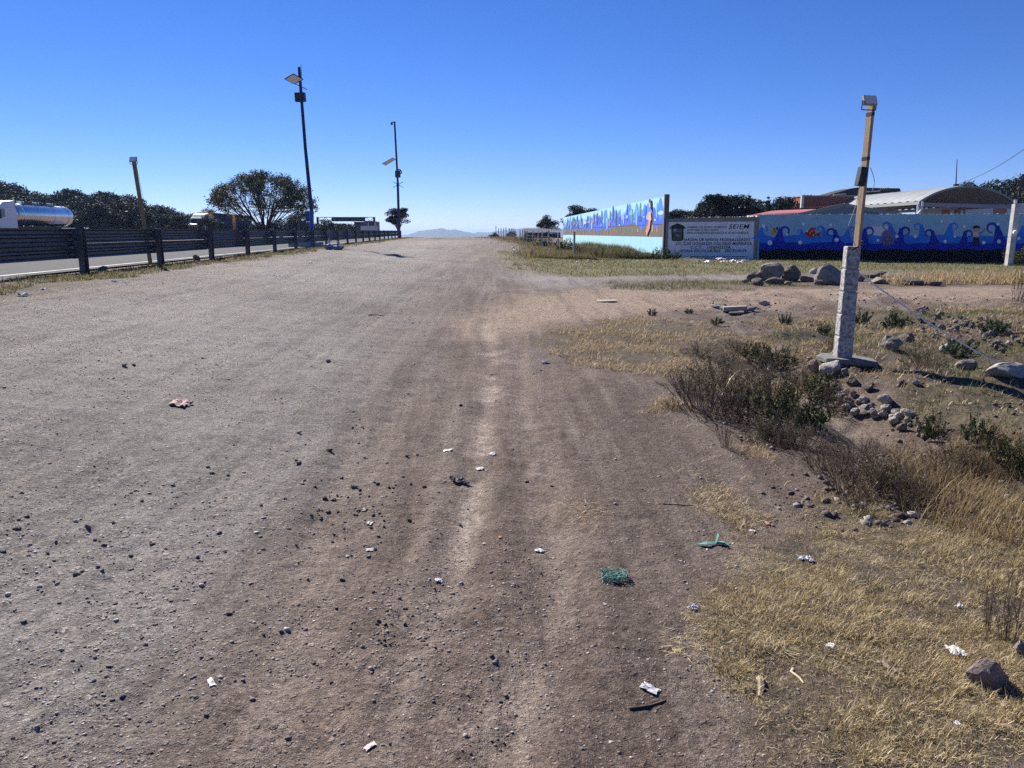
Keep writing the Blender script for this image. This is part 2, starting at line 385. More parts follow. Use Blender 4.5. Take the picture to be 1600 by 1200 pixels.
M_black = mat('black_plastic', (.018, .018, .02), .5)
M_dark = mat('dark_metal', (.035, .036, .042), .5, metal=.3)
M_grey = mat('grey_plastic', (.36, .36, .35), .6, (.28, .28, .27), 9)
M_lens = mat('lamp_lens', (.62, .61, .56), .25)
M_cell = mat('solar_cell', (.015, .02, .05), .2)
M_panelback = mat('panel_backsheet', (.86, .83, .76), .6)
M_blue = mat('blue_pole_paint', (.020, .085, .42), .45, (.016, .065, .33), 5)
M_navy = mat('navy_pole_paint', (.010, .018, .075), .45)
M_rope = mat('white_rope', (.80, .79, .75), .9)
M_wire = mat('wire', (.25, .25, .25), .6)
M_whitepaint = mat('white_paint', (.78, .78, .77), .45)
M_whitewall = mat('white_wall', (.75, .74, .70), .85, (.62, .61, .58), 3)
M_steel = mat('polished_steel', (.66, .66, .66), .24, (.58, .58, .58), 2, metal=1.0)
M_glass = mat('dark_glass', (.012, .014, .018), .06, spec=.6)
M_rubber = mat('rubber', (.02, .02, .02), .85)
M_chrome = mat('chrome', (.7, .7, .7), .2, metal=1)

# ------------------------------------------------------------------ the ground sheet
def build_ground():
    ang = np.concatenate([np.arange(-46, 46.01, .19), np.arange(50, 314, 4.0)]); na = len(ang)
    rad = np.concatenate([[.25, .5, .8, 1.1], np.geomspace(1.35, 60, 760), np.geomspace(60.8, 9000, 150)]); nr = len(rad)
    A, Rr = np.meshgrid(np.radians(ang), rad)
    X = (np.sin(A)*Rr).ravel(); Y = (np.cos(A)*Rr).ravel(); Z = H(X, Y)
    V = np.column_stack([X, Y, Z]); V = np.vstack([V, [[0, 0, H1(0, 0)]]])
    i = np.arange(nr-1)[:, None]*na; j = np.arange(na)[None, :]; j2 = (j+1) % na
    Q = np.stack([i+j, i+na+j, i+na+j2, i+j2], -1).reshape(-1, 4)[:, ::-1]
    me = np_mesh('ground', V, Q, None, True)
    g, t, gr, lw, du, lo = zones(V[:, 0], V[:, 1])
    for nm, cs in (('zone_a', (g, t, gr)), ('zone_b', (lw, du, lo))):
        a = me.color_attributes.new(nm, 'FLOAT_COLOR', 'POINT'); c = np.ones((len(V), 4), np.float32)
        for k in range(3): c[:, k] = cs[k]
        a.data.foreach_set('color', c.ravel())
    bm = bmesh.new(); bm.from_mesh(me); bm.verts.ensure_lookup_table(); n0 = len(V)-1
    for k in range(na): 
        try: bm.faces.new((bm.verts[n0], bm.verts[(k+1) % na], bm.verts[k]))
        except Exception: pass
    bmesh.ops.recalc_face_normals(bm, faces=bm.faces); bm.to_mesh(me); bm.free()
    me.update()
    if me.polygons[1000].normal.z < 0: me.flip_normals()
    o = link('ground', me, M_ground)
    tag(o, 'brown dirt and gravel track with worn dusty wheel marks', 'ground', kind='structure')
build_ground()

def strip(name, x0, x1, y0, y1, dz, m, label, cat, n=60):
    mb = MB(); ys = np.linspace(y0, y1, n)
    for y in ys:
        for o in (x0, x1): mb.v.append((float(xrail(y))+o, float(y), float(zrail(y))+dz))
    for i in range(n-1): mb.f.append((2*i, 2*i+1, 2*i+3, 2*i+2))
    o = mb.build(name, m); tag(o, label, cat, kind='structure'); return o
strip('highway', -12.5, -.75, -25, 104, -.012, M_asphalt, 'grey asphalt highway behind the guardrail', 'road')
strip('far_highway', -52, -34, -25, 104, -.012, M_asphalt, 'far carriageway of the highway with oncoming trucks', 'road')
strip('edge_line', -1.25, -1.10, -25, 104, -.006, M_white_line, 'white painted edge line of the near carriageway', 'road marking')
strip('edge_line', -12.1, -11.95, -25, 104, -.006, M_white_line, 'white painted line along the median side', 'road marking')
strip('edge_line', -34.8, -34.6, -25, 104, -.006, M_white_line, 'white painted line of the far carriageway', 'road marking')

# distant mountains
def mountains(name, pts, dist, label):
    mb = MB(); n = 160; xs = np.linspace(pts[0][0], pts[-1][0], n)
    top = np.interp(xs, [p[0] for p in pts], [p[1] for p in pts]); top = top+(fbm(xs, xs*0, .09, 3, 5)-.5)*2.2*np.clip((364-top)/6, 0, 1)
    rows = 7
    for r in range(rows):
        k = r/(rows-1)
        for i in range(n):
            p = at(xs[i], top[i], dist); base = -16.0
            j = (fbm(np.array([xs[i]*.3]), np.array([r*1.7]), .5, 2, 8)[0]-.5)
            mb.v.append((p.x*(1-(1-k)*.12), p.y-(1-k)*600+j*120*(1-k), base+(p.z-base)*k))
    for r in range(rows-1):
        for i in range(n-1): mb.f.append((r*n+i, r*n+i+1, (r+1)*n+i+1, (r+1)*n+i))
    b = len(mb.v)                                   # the slope away from us
    for i in range(n):
        p = at(xs[i], top[i], dist); mb.v.append((p.x*1.1, p.y+600, -16))
    for i in range(n-1): mb.f.append(((rows-1)*n+i, (rows-1)*n+i+1, b+i+1, b+i))
    o = mb.build(name, mat('mountain_scrub', (.040, .050, .040), .95, (.062, .062, .045), .004), None, True)
    tag(o, label, 'mountain', kind='structure')
mountains('mountain', [(560, 374), (630, 369), (655, 361), (680, 357.5), (690, 357), (700, 359), (712, 358.6), (725, 362), (745, 365), (790, 366), (830, 371)], 4000, 'long blue mountain on the horizon at the end of the track')
mountains('mountain', [(730, 372), (745, 362.5), (765, 363), (800, 358), (822, 355.5), (840, 355), (880, 358), (960, 366), (1020, 373)], 4300, 'low blue ridge on the horizon behind the fence posts')
mountains('mountain', [(660, 373), (690, 366), (703, 364.8), (725, 366.5), (760, 372)], 3300, 'darker low hill in front of the long blue mountain')

# ------------------------------------------------------------------ stones
def stone_mesh(name, seed, sub=2, sq=(1, 1, 1), jag=.35, tint=(.3, .28, .26), flat=True):
    bm = bmesh.new(); bmesh.ops.create_icosphere(bm, subdivisions=sub, radius=.5); r = random.Random(seed)
    planes = [(Vector((r.uniform(-1, 1), r.uniform(-1, 1), r.uniform(-1, 1))).normalized(), r.uniform(.20, .40)) for _ in range(11)]
    for v in bm.verts:
        for nrm, d in planes:
            e = v.co.dot(nrm)-d
            if e > 0: v.co -= nrm*e*.8
        f = 1+(r.random()-.5)*jag*.22+.16*math.sin(v.co.x*7+seed)*math.sin(v.co.y*6+seed*2)*math.cos(v.co.z*8+seed); v.co = Vector((v.co.x*sq[0]*f, v.co.y*sq[1]*f, v.co.z*sq[2]*f))
    me = bpy.data.meshes.new(name); bm.to_mesh(me); bm.free()
    a = me.color_attributes.new('tint', 'FLOAT_COLOR', 'POINT'); c = np.ones((len(me.vertices), 4), np.float32)
    for i in range(len(me.vertices)): c[i, :3] = np.array(tint)*r.uniform(.8, 1.15)
    a.data.foreach_set('color', c.ravel()); me.materials.append(M_stone); return me
def rock(px, py, wpx, hpx, seed, label, tint=(.24, .215, .195), name='rock', cat='rock', depth=.8, group=None, sink=.2, sub=3):
    """a rock whose foot is seen at px, py (bottom) and that is wpx by hpx in the photograph"""
    p = gp(px, py); k = (p-Vector((0, 0, EYE))).length/F; w = wpx*k; h = hpx*k*1.0
    me = stone_mesh(name, seed, sub, (1, depth, 1), .3, tint)
    o = link(name, me); zs = [v.co.z for v in me.vertices]; xs = [v.co.x for v in me.vertices]
    sx = w/(max(xs)-min(xs)); sz = h/((max(zs)-min(zs))*(1-sink))
    o.scale = (sx, sx, sz); o.location = (p.x, p.y+.35*w*depth, H1(p.x, p.y+.35*w*depth)-min(zs)*sz-sink*h-.01*w)
    tag(o, label, cat, group); return o
DK = (.155, .128, .108); LT = (.43, .39, .345); MD = (.26, .222, .19); PK = (.26, .205, .185)
for a in [(1180, 441, 24, 16, 1, 'low dark boulder at the left end of the boulder row', DK), (1208, 440, 36, 27, 2, 'tallest dark boulder of the row beside the grassy track', MD),
          (1187, 447, 20, 11, 3, 'small dark boulder in front of the tallest one', DK), (1217, 445, 30, 11, 4, 'flat dark boulder between the two tall boulders', DK),
          (1243, 440, 30, 23, 5, 'dark leaning boulder right of the tallest boulder', DK), (1272, 428, 12, 8, 6, 'small white block beside the largest boulder', LT),
          (1297, 445, 42, 29, 7, 'largest grey boulder half behind the concrete post', MD), (1362, 434, 44, 9, 8, 'low heap of dark rubble right of the concrete post', DK),
          (1378, 444, 30, 9, 9, 'flat pale slab lying right of the concrete post', MD), (1432, 446, 44, 10, 10, 'long low stone ledge at the edge of the dry grass', DK),
          (1462, 447, 18, 6, 11, 'small dark stone at the end of the low ledge', DK),
          (1296, 590, 30, 22, 12, 'large pale broken rock under the concrete footing', LT), (1272, 583, 16, 17, 13, 'pinkish rock at the left of the concrete footing', PK),
          (1333, 604, 17, 13, 14, 'dark rock just in front of the concrete footing', DK), (1322, 588, 12, 11, 15, 'small grey stone tucked under the footing slab', MD),
          (1394, 548, 27, 19, 16, 'grey rough rock in the dry grass right of the post', MD), (1420, 534, 20, 13, 17, 'dark rock behind the grey one right of the post', DK),
          (1477, 552, 16, 11, 18, 'pale jagged stone lying below the white rope', LT), (1582, 592, 58, 19, 19, 'broad white boulder under the rope at the right edge', LT),
          (1358, 614, 17, 12, 20, 'dark stone on the bank below the footing', DK), (1411, 605, 13, 9, 21, 'dark stone in dry grass below the pole shadow', DK),
          (1432, 603, 11, 7, 22, 'pale small stone in dry grass below the pole shadow', LT), (1388, 635, 22, 13, 23, 'pale rock at the head of the rocky ditch', LT),
          (1516, 580, 34, 13, 24, 'flat grey boulder sunk in grass below the rope', MD),
          (1548, 1080, 52, 36, 25, 'pinkish grey angular rock on straw at lower right', PK), (1598, 1022, 20, 14, 26, 'grey rock at the right edge beside dry stems', MD),
          (1140, 487, 26, 7, 27, 'grey rock beside the broken beam on the dirt mound', MD), (1172, 486, 24, 8, 28, 'brown rock at the right end of the broken beam', PK),
          (1120, 482, 14, 6, 29, 'pale stone left of the broken beam', LT), (1195, 478, 18, 8, 30, 'pale stone pile behind the broken beam', LT),
          (158, 425, 14, 8, 31, 'dark stone by the first guardrail post', DK), (306, 407, 10, 8, 32, 'dark stone by the third guardrail post', DK),
          (1262, 441, 18, 9, 33, 'low dark stone between the leaning and the largest boulder', DK), (1283, 446, 16, 7, 34, 'small dark stone at the foot of the largest boulder', DK), (1325, 441, 20, 10, 35, 'dark broken stone just left of the concrete post', MD),
          (1344, 440, 16, 8, 36, 'dark broken stone just right of the concrete post', DK), (1400, 441, 20, 7, 37, 'low brown stone between the pale slab and the ledge', MD), (1232, 446, 14, 6, 38, 'small brown stone in front of the leaning boulder', PK), (1165, 443, 12, 6, 39, 'small stone at the far left of the boulder row', MD)]:
    if a[2]: rock(*a[:6], tint=a[6])
r_ = random.Random(5)
for i in range(46):                                # the rubble in the ditch
    t = r_.random(); px = 1318+122*t+r_.uniform(-10, 10); py = 632+44*t+r_.uniform(-14, 12); w = r_.uniform(6, 16)
    rock(px, py, w, w*.7, 100+i, 'pale rubble stone lying in the ditch right of the bushes', random.choice([LT, MD, LT, PK]), 'rubble_stone', 'stone', group='rubble stones in the ditch', sub=2)
for i in range(110):                                # the rubble heap at the right edge
    px = r_.uniform(1430, 1620); py = 500+(px-1430)*.22+r_.uniform(-22, 22); w = r_.uniform(3, 10)
    rock(px, py, w, w*.65, 160+i, 'small grey rubble stone on the earth heap at right', random.choice([LT, MD, DK, DK, MD]), 'rubble_stone', 'stone', group='rubble stones on the right slope', sub=2)
protos = [stone_mesh('loose_stone', 300+k, 2, (1, random.uniform(.6, 1), random.uniform(.4, .7)), .3, random.choice([DK, (.15, .135, .125), (.08, .075, .072), MD, PK, (.17, .14, .125)])) for k in range(10)]
pale_protos = [stone_mesh('loose_stone', 330+k, 2, (1, random.uniform(.6, 1), random.uniform(.3, .5)), .3, random.choice([LT, MD, PK])) for k in range(6)]
def loose(px, py, w, pr, label, group):
    p = gp(px, py); k = p.length/F*w; o = link('loose_stone', random.choice(pr)); o.scale = (k, k, k*random.uniform(.8, 1.2))
    o.rotation_euler = (random.uniform(-.2, .2), random.uniform(-.2, .2), random.uniform(0, 6.28)); o.location = (p.x, p.y, p.z+.12*k); tag(o, label, 'stone', group)
for i in range(200):
    u = r_.random()
    lb = 'loose dark stone lying apart on the dirt track'
    if u < .42: px = r_.gauss(545, 65); py = r_.gauss(775, 65); lb = 'loose dark stone in the large drift left of the black rag'
    elif u < .6: px = r_.gauss(640, 55); py = r_.gauss(965, 28); lb = 'loose dark stone in the drift below the pale wheel mark'
    elif u < .72: px = r_.gauss(590, 25); py = r_.gauss(985, 20); lb = 'loose dark stone in the tight cluster at lower middle'
    else: px = r_.uniform(20, 900); py = r_.uniform(560, 1190)
    if py < 520 or py > 1195: continue
    loose(px, py, abs(r_.gauss(0, 4.0))+4.2, protos, lb, 'loose dark stones on the track')
for i in range(90):
    loose(r_.uniform(0, 520), r_.uniform(720, 1190), abs(r_.gauss(0, 3))+6, pale_protos, 'loose pale flat stone on the gravel at lower left', 'loose pale stones on the track')

def gravel(n):
    """grit and small gravel of the track: nobody could count it"""
    bm = bmesh.new(); bmesh.ops.create_icosphere(bm, subdivisions=1, radius=.5); bm.verts.ensure_lookup_table()
    base = np.array([v.co[:] for v in bm.verts]); tri = np.array([[v.index for v in f.verts] for f in bm.faces]); bm.free(); nv = len(base)
    Y = 1.9*np.exp(rng.random(n)*math.log(28/1.9)); X = (rng.random(n)*1.7-1.0)*Y*.72
    g, t, gr, lw, du, lo = zones(X, Y); clump = smooth(.38, .62, fbm(X, Y, 1.4, 3, 91))
    keep = rng.random(n) < (1-.75*gr)*(.15+.85*clump)*(1-.6*du)*np.where(X < 0.3, 1, .5); X = X[keep]; Y = Y[keep]; g = g[keep]; n = len(X)
    s = (.003+.012*rng.random(n)**5+.0022*Y*.30)*np.where(rng.random(n) < .06, 1.8, 1)
    Z = H(X, Y); jit = 1+(rng.random((n, nv, 1))-.5)*.5
    V = base[None]*jit*s[:, None, None]*np.stack([np.ones(n), .6+.4*rng.random(n), .25+.3*rng.random(n)], -1)[:, None, :]
    a = rng.random(n)*6.28; ca, sa = np.cos(a)[:, None], np.sin(a)[:, None]
    V = np.stack([V[..., 0]*ca-V[..., 1]*sa, V[..., 0]*sa+V[..., 1]*ca, V[..., 2]], -1)+np.stack([X, Y, Z+s*.04], -1)[:, None, :]
    T = (tri[None]+(np.arange(n)*nv)[:, None, None]).reshape(-1, 3)
    pal = np.array([(.15, .135, .125), (.24, .205, .185), (.36, .32, .29), (.50, .46, .425), (.38, .285, .25)])
    w = np.where(rng.random(n) < .35+.45*g, rng.integers(2, 5, n), rng.integers(0, 3, n))
    c = np.repeat(pal[w]*(.8+.4*rng.random((n, 1))), nv, 0)
    o = link('gravel', np_mesh('gravel', V.reshape(-1, 3), T, c), M_stone); tag(o, 'fine loose gravel and grit strewn over the dirt track', 'gravel', kind='stuff')
gravel(74000)
def clods(n):
    """lumps of earth and broken stone on the rough ground round the ditch"""
    bm = bmesh.new(); bmesh.ops.create_icosphere(bm, subdivisions=1, radius=.5); base = np.array([v.co[:] for v in bm.verts]); tri = np.array([[v.index for v in f.verts] for f in bm.faces]); bm.free(); nv = len(base)
    Y = 4+rng.random(n)*15; X = 1.2+rng.random(n)*(.72*Y+.3-1.2); k = (X > .9+.14*Y) & (rng.random(n) < smooth(.44, .66, fbm(X, Y, .9, 3, 71))+.08); X = X[k]; Y = Y[k]; n = len(X)
    s = .015+.055*rng.random(n)**4; V = base[None]*(1+(rng.random((n, nv, 1))-.5)*.7)*s[:, None, None]*np.stack([np.ones(n), .6+.5*rng.random(n), .5+.3*rng.random(n)], -1)[:, None, :]
    a = rng.random(n)*6.28; ca, sa = np.cos(a)[:, None], np.sin(a)[:, None]; V = np.stack([V[..., 0]*ca-V[..., 1]*sa, V[..., 0]*sa+V[..., 1]*ca, V[..., 2]], -1)+np.stack([X, Y, H(X, Y)+s*.08], -1)[:, None, :]
    pal = np.array([(.13, .098, .08), (.16, .125, .10), (.11, .085, .07), (.34, .31, .285), (.22, .195, .175)]); c = np.repeat(pal[rng.integers(0, 5, n)]*(.8+.4*rng.random((n, 1))), nv, 0)
    o = link('soil_clods', np_mesh('soil_clods', V.reshape(-1, 3), (tri[None]+(np.arange(n)*nv)[:, None, None]).reshape(-1, 3), c), M_stone); tag(o, 'earth clods and broken stone strewn round the ditch at right', 'rubble', kind='stuff')
clods(9000)

# ------------------------------------------------------------------ grass
def blades(name, X, Y, length, width, lean, cols, label, cat='grass', curl=.5, az=None, Z=None, stuff=True, parent=None):
    n = len(X); Z = H(X, Y) if Z is None else Z; az = rng.random(n)*2*math.pi if az is None else az
    d = np.stack([np.cos(az), np.sin(az), np.zeros(n)], -1); up = np.array([0, 0, 1.0])
    side = np.stack([-np.sin(az), np.cos(az), np.zeros(n)], -1)*(width/2)[:, None]
    P = np.stack([X, Y, Z-.004], -1)
    l1 = lean; l2 = np.minimum(lean+curl*rng.random(n), 1.62)
    M_ = P+(d*np.sin(l1)[:, None]+up*np.cos(l1)[:, None])*(length*.5)[:, None]
    E = M_+(d*np.sin(l2)[:, None]+up*np.cos(l2)[:, None])*(length*.5)[:, None]
    V = np.stack([P-side, P+side, M_-side*.8, M_+side*.8, E], 1).reshape(-1, 3)
    T = np.array([(0, 1, 3), (0, 3, 2), (2, 3, 4)]); T = (T[None]+(np.arange(n)*5)[:, None, None]).reshape(-1, 3)
    o = link(name, np_mesh(name, V, T, np.repeat(cols, 5, 0)), M_blade, parent)
    if stuff: tag(o, label, cat, kind='stuff')
    return o
STRAW = np.array([(.68, .53, .32), (.53, .40, .23), (.82, .68, .45), (.30, .22, .12), (.38, .31, .145)])
DRY = np.array([(.36, .25, .115), (.29, .19, .09), (.42, .31, .15), (.22, .15, .075)])
GREEN = np.array([(.075, .115, .030), (.11, .14, .04), (.055, .09, .025), (.17, .17, .06)])
LAWN = np.array([(.17, .175, .06), (.23, .205, .085), (.12, .14, .042), (.28, .235, .115)])
def pick(pal, n): return pal[rng.integers(0, len(pal), n)]*(.75+.5*rng.random((n, 1)))
def scatter(P, n, amp=.5, thr=0.0, patch=None, pow_=1.0):
    """random places inside a ground outline, thinner far away and towards its ragged edge"""
    x0, y0 = P.min(0); x1, y1 = P.max(0); X = x0+rng.random(n)*(x1-x0); Y = y0+rng.random(n)*(y1-y0)
    sc = np.clip(Y/9, .35, 5); sdv = inside(P, X, Y)/sc+(fbm(X, Y, 1.3, 3, 41)-.5)*amp*1.6+(fbm(X, Y, 4, 2, 43)-.5)*.5
    k = sdv > thr+rng.random(n)*.12-.06
    if patch is not None: k &= rng.random(n) < smooth(patch[1], patch[2], fbm(X, Y, patch[0], 3, 61))*(1-patch[3])+patch[3]
    return X[k], Y[k]
X, Y = scatter(P_straw, 270000, .6, -.36, (2.8, .40, .68, .07)); k = (Y < 7) & (X < 5.6); X = X[k]; Y = Y[k]
fade = smooth(-.35, .35, inside(P_straw, X, Y)/np.clip(Y/9, .35, 5)+(fbm(X, Y, 2.2, 3, 141)-.5)*1.3); k = rng.random(len(X)) < fade*.95; X = X[k]; Y = Y[k]; n = len(X)
blades('dry_grass', X, Y, .010+.034*rng.random(n)**1.6, .0011+.0015*rng.random(n), 1.0+.55*rng.random(n), pick(STRAW, n)*(.55+.6*rng.random((n, 1))), 'trampled straw coloured dry thatch covering the lower right corner', curl=.9)
CX, CY = scatter(P_straw, 6500, .6, -.15, (1.6, .44, .64, .03)); k = (CY < 7) & (CX < 5.6); CX = CX[k]; CY = CY[k]; nc = len(CX); per = 26
X = np.repeat(CX, per)+rng.normal(0, .022, nc*per); Y = np.repeat(CY, per)+rng.normal(0, .022, nc*per); n = len(X); sz = np.repeat(.6+.9*rng.random(nc)**2, per); az = np.arctan2(Y-np.repeat(CY, per), X-np.repeat(CX, per))+rng.normal(0, .6, n)
blades('straw_tufts', X, Y, (.018+.034*rng.random(n))*sz, .0014+.0014*rng.random(n), .15+.95*rng.random(n), pick(np.vstack([STRAW, STRAW[4:5]]), n)*(.7+.45*rng.random((n, 1)))*np.repeat(.75+.4*rng.random((nc, 1)), per, 0), 'uneven tufts of bleached dry grass in the lower right corner', curl=.9, az=az)
P_edge = poly([(1000, 585), (1090, 640), (1180, 690), (1270, 770), (1180, 860), (1080, 780), (1040, 690)])
X, Y = scatter(P_edge, 26000, .8, 0, (2.4, .46, .66, .02)); n = len(X)
blades('dry_grass', X, Y, .03+.06*rng.random(n), .002+.0016*rng.random(n), .5+1.0*rng.random(n), pick(np.vstack([STRAW, DRY]), n), 'sparse dead grass on the dark dirt below the brown bushes', curl=.8)
X, Y = scatter(P_tall, 17000, .5, 0, (1.8, .3, .6, .3)); n = len(X)
blades('tall_dry_grass', X, Y, .08+.17*rng.random(n), .0022+.002*rng.random(n), .08+.6*rng.random(n), pick(np.vstack([DRY*.85, DRY, STRAW[1:2], STRAW[3:4]]), n), 'tall reddish brown dry grass beside the ditch at right', curl=.6)
X, Y = scatter(P_bank, 52000, .6, -.1, (1.9, .40, .64, .08)); n = len(X)
blades('dry_grass', X, Y, .03+.07*rng.random(n), .003+.003*rng.random(n), .3+1.0*rng.random(n), pick(np.vstack([STRAW[:4], DRY]), n), 'short golden dry grass on the bank left of the dark bushes', curl=.7)
X, Y = scatter(P_slope, 110000, .6, 0, (1.3, .36, .60, .22)); n = len(X); gm = smooth(.48, .6, fbm(X, Y, .7, 3, 33))[:, None]
blades('slope_grass', X, Y, .03+.085*rng.random(n), .004+.004*rng.random(n), .2+1.0*rng.random(n), np.where(rng.random((n, 1)) < gm*.85, pick(GREEN, n), pick(np.vstack([STRAW[:4], DRY]), n)), 'mixed green and dry grass on the slope round the concrete post', curl=.7)
X, Y = scatter(P_lawn, 90000, .4, 0, (.5, .25, .6, .35)); n = len(X)
blades('lawn_grass', X, Y, .05+.08*rng.random(n), .012+.01*rng.random(n), .3+.9*rng.random(n), pick(LAWN, n), 'short yellow green grass in front of the school wall', curl=.6)
X, Y = scatter(P_strip, 16000, .3, 0); n = len(X)
blades('tall_dry_grass', X, Y, .15+.22*rng.random(n), .008+.007*rng.random(n), .1+.6*rng.random(n), pick(np.vstack([STRAW[:4], DRY]), n), 'strip of tall dry grass between the two far tracks at right', curl=.6)
X, Y = scatter(P_mid, 9000, .3, 0, (.8, .4, .6, .1)); n = len(X)
blades('tuft_grass', X, Y, .05+.09*rng.random(n), .008+.006*rng.random(n), .3+.8*rng.random(n), pick(np.vstack([GREEN, LAWN]), n), 'patchy green grass on the low bank between the two tracks', curl=.6)
n = 120000; Y = 8+rng.random(n)**1.8*95; off = .05+rng.random(n)*1.5; X = xrail(Y)+off; k = (off < 1.05+.8*(fbm(X, Y, .8, 3, 23)-.5)*2) & (rng.random(n) < .25+.75*smooth(.3, .6, fbm(X, Y, 1.2, 2, 29))); X = X[k]; Y = Y[k]; n = len(X)
blades('verge_grass', X, Y, .03+.09*rng.random(n), .005+.00025*Y, .3+.95*rng.random(n), np.where(rng.random((n, 1)) < .45, pick(GREEN, n), pick(np.vstack([STRAW[1:2], DRY, DRY, LAWN]), n)), 'green and dry grass verge along the foot of the guardrail', curl=.6)
# weeds along the fence and below the murals
Wn = 30000; t = rng.random(Wn); A0 = at(905, 400, 37); A1 = at(760, 372, 112)
Y = 37+75*t**1.6; X = np.interp(Y, [37, 52, 65, 87, 112], [2.9, 3.6, 3.3, 1.3, -1.6])+rng.normal(0, .7+.01*Y, Wn)
blades('fence_weeds', X, Y, .10+.38*rng.random(Wn)*smooth(.3, .7, fbm(X, Y, .4, 2, 3)), .014+.014*rng.random(Wn), .1+.6*rng.random(Wn), pick(np.vstack([DRY*.75, LAWN*.8, DRY*.9, GREEN]), Wn), 'rank brown and green weeds growing along the post fence', curl=.6)
Wn = 16000; t = rng.random(Wn); Y = 38.5+20*t**1.4; X = np.interp(Y, [38.5, 60], [7.4, 6.6])-np.abs(rng.normal(0, 1.0, Wn))-.1
k = X > 3.2; X = X[k]; Y = Y[k]; Wn = len(X)
blades('wall_weeds', X, Y, .25+.55*rng.random(Wn)*smooth(.25, .7, fbm(X, Y, .6, 2, 3)), .014+.014*rng.random(Wn), .1+.55*rng.random(Wn), pick(np.vstack([LAWN*.85, GREEN, GREEN, DRY*.75]), Wn), 'tall yellow green weeds at the foot of the sunlit mural', curl=.6)
for k in range(14):                                 # loose straw lying on the dirt, in small wisps
    px, py, s = random.choice([(905, 790, 40), (905, 800, 34), (1090, 745, 30), (1140, 800, 30), (1210, 1000, 30), (1000, 670, 40), (1070, 1010, 25), (930, 660, 60)])
    p = gp(px+random.gauss(0, 8), py+random.gauss(0, 6)); n = 70; X = p.x+rng.normal(0, s*p.length/F*.55, n); Y = p.y+rng.normal(0, s*p.length/F*.8, n)
    o = blades('straw_wisp', X, Y, .04+.06*rng.random(n), .0022+.001*rng.random(n), 1.35+.2*rng.random(n), pick(STRAW, n), 'loose wisp of dry straw lying on bare dirt', 'straw', .1)

# ------------------------------------------------------------------ shrubs and weeds
def tw_mesh(name, segs, cols, n=3):
    """many thin tapering twigs: segs = (p0, p1, r0, r1)"""
    S = np.array([[*a, *b] for a, b, _, _ in segs]); r0 = np.array([s[2] for s in segs]); r1 = np.array([s[3] for s in segs])
    P0 = S[:, :3]; P1 = S[:, 3:]; d = P1-P0; d /= np.linalg.norm(d, axis=1)[:, None]+1e-9
    ref = np.where(np.abs(d[:, 2:3]) > .9, np.array([[1., 0, 0]]), np.array([[0, 0, 1.]])); u = np.cross(d, ref); u /= np.linalg.norm(u, axis=1)[:, None]+1e-9; w = np.cross(d, u)
    ring = []
    for P, r in ((P0, r0), (P1, r1)):
        for k in range(n): a = 2*math.pi*k/n; ring.append(P+(u*math.cos(a)+w*math.sin(a))*r[:, None])
    V = np.stack(ring, 1).reshape(-1, 3); m = len(segs)
    Q = np.array([(k, (k+1) % n, n+(k+1) % n, n+k) for k in range(n)]); Q = (Q[None]+(np.arange(m)*2*n)[:, None, None]).reshape(-1, 4)
    return np_mesh(name, V, Q, np.repeat(np.asarray(cols), 2*n, 0))
def leaf_mesh(name, P, size, cols, up=.3):
    n = len(P); a = rng.normal(0, 1, (n, 3)); a[:, 2] += up; a /= np.linalg.norm(a, axis=1)[:, None]; b = rng.normal(0, 1, (n, 3)); b -= a*(a*b).sum(1)[:, None]; b /= np.linalg.norm(b, axis=1)[:, None]
    s = np.asarray(size)[:, None] if np.ndim(size) else size
    V = np.stack([P-a*s, P+b*s*.45, P+a*s, P-b*s*.45], 1).reshape(-1, 3)
    return np_mesh(name, V, (np.arange(n)*4)[:, None]+np.array([[0, 1, 2, 3]]), np.repeat(cols, 4, 0))
def shrub_parts(seed, stems, h, spread, leafn, leafs, twigc, leafc, side=5, flowers=0):
    r = random.Random(seed); segs = []; tips = []
    for i in range(stems):
        a = r.uniform(0, 6.28); q = r.uniform(0, 1)**.7; ln = h*r.uniform(.55, 1.05)*(1-.3*q); p = Vector((math.cos(a)*q*spread*.35, math.sin(a)*q*spread*.35, -.03))
        d = Vector((math.cos(a)*q*spread*.8, math.sin(a)*q*spread*.8, h)).normalized()
        for k in range(4):
            d2 = (d+Vector((r.gauss(0, .16), r.gauss(0, .16), r.gauss(0, .06)))).normalized(); e = p+d2*ln/4
            segs.append((p, e, .0032*(1-k*.2)*h/.5, .0032*(1-(k+1)*.2)*h/.5))
            if k > 0:
                for j in range(r.randint(1, side)):
                    o = p.lerp(e, r.random()); dd = (d2+Vector((r.gauss(0, .55), r.gauss(0, .55), r.gauss(.1, .3)))).normalized(); f = o+dd*ln*r.uniform(.08, .26)
                    segs.append((o, f, .0019*h/.5, .0009*h/.5)); tips.append((o, f))
            p = e; d = d2
    cols = np.array([np.array(twigc)*r.uniform(.65, 1.3) for _ in segs]); tm = tw_mesh('stems', segs, cols)
    lm = None; fm = None
    if leafn:
        ii = rng.integers(0, len(tips), leafn); tt = rng.random(leafn)[:, None]; T0 = np.array([t[0] for t in tips]); T1 = np.array([t[1] for t in tips])
        P = T0[ii]*(1-tt)+T1[ii]*tt+rng.normal(0, leafs*.8, (leafn, 3)); P[:, 2] = np.maximum(P[:, 2], .01); lm = leaf_mesh('leaves', P, leafs*(.6+.8*rng.random(leafn)), pick(np.array(leafc), leafn))
    if flowers:
        T1 = np.array([t[1] for t in tips]); hi = np.argsort(-T1[:, 2]-rng.normal(0, .08, len(T1)))[:flowers]; fm = leaf_mesh('flowers', T1[hi], .011, pick(np.array([(.75, .60, .04)]), len(hi)), 3)
    return tm, lm, fm
BRN = (.150, .112, .084); OLV = [(.045, .065, .022), (.065, .080, .030), (.085, .085, .040)]
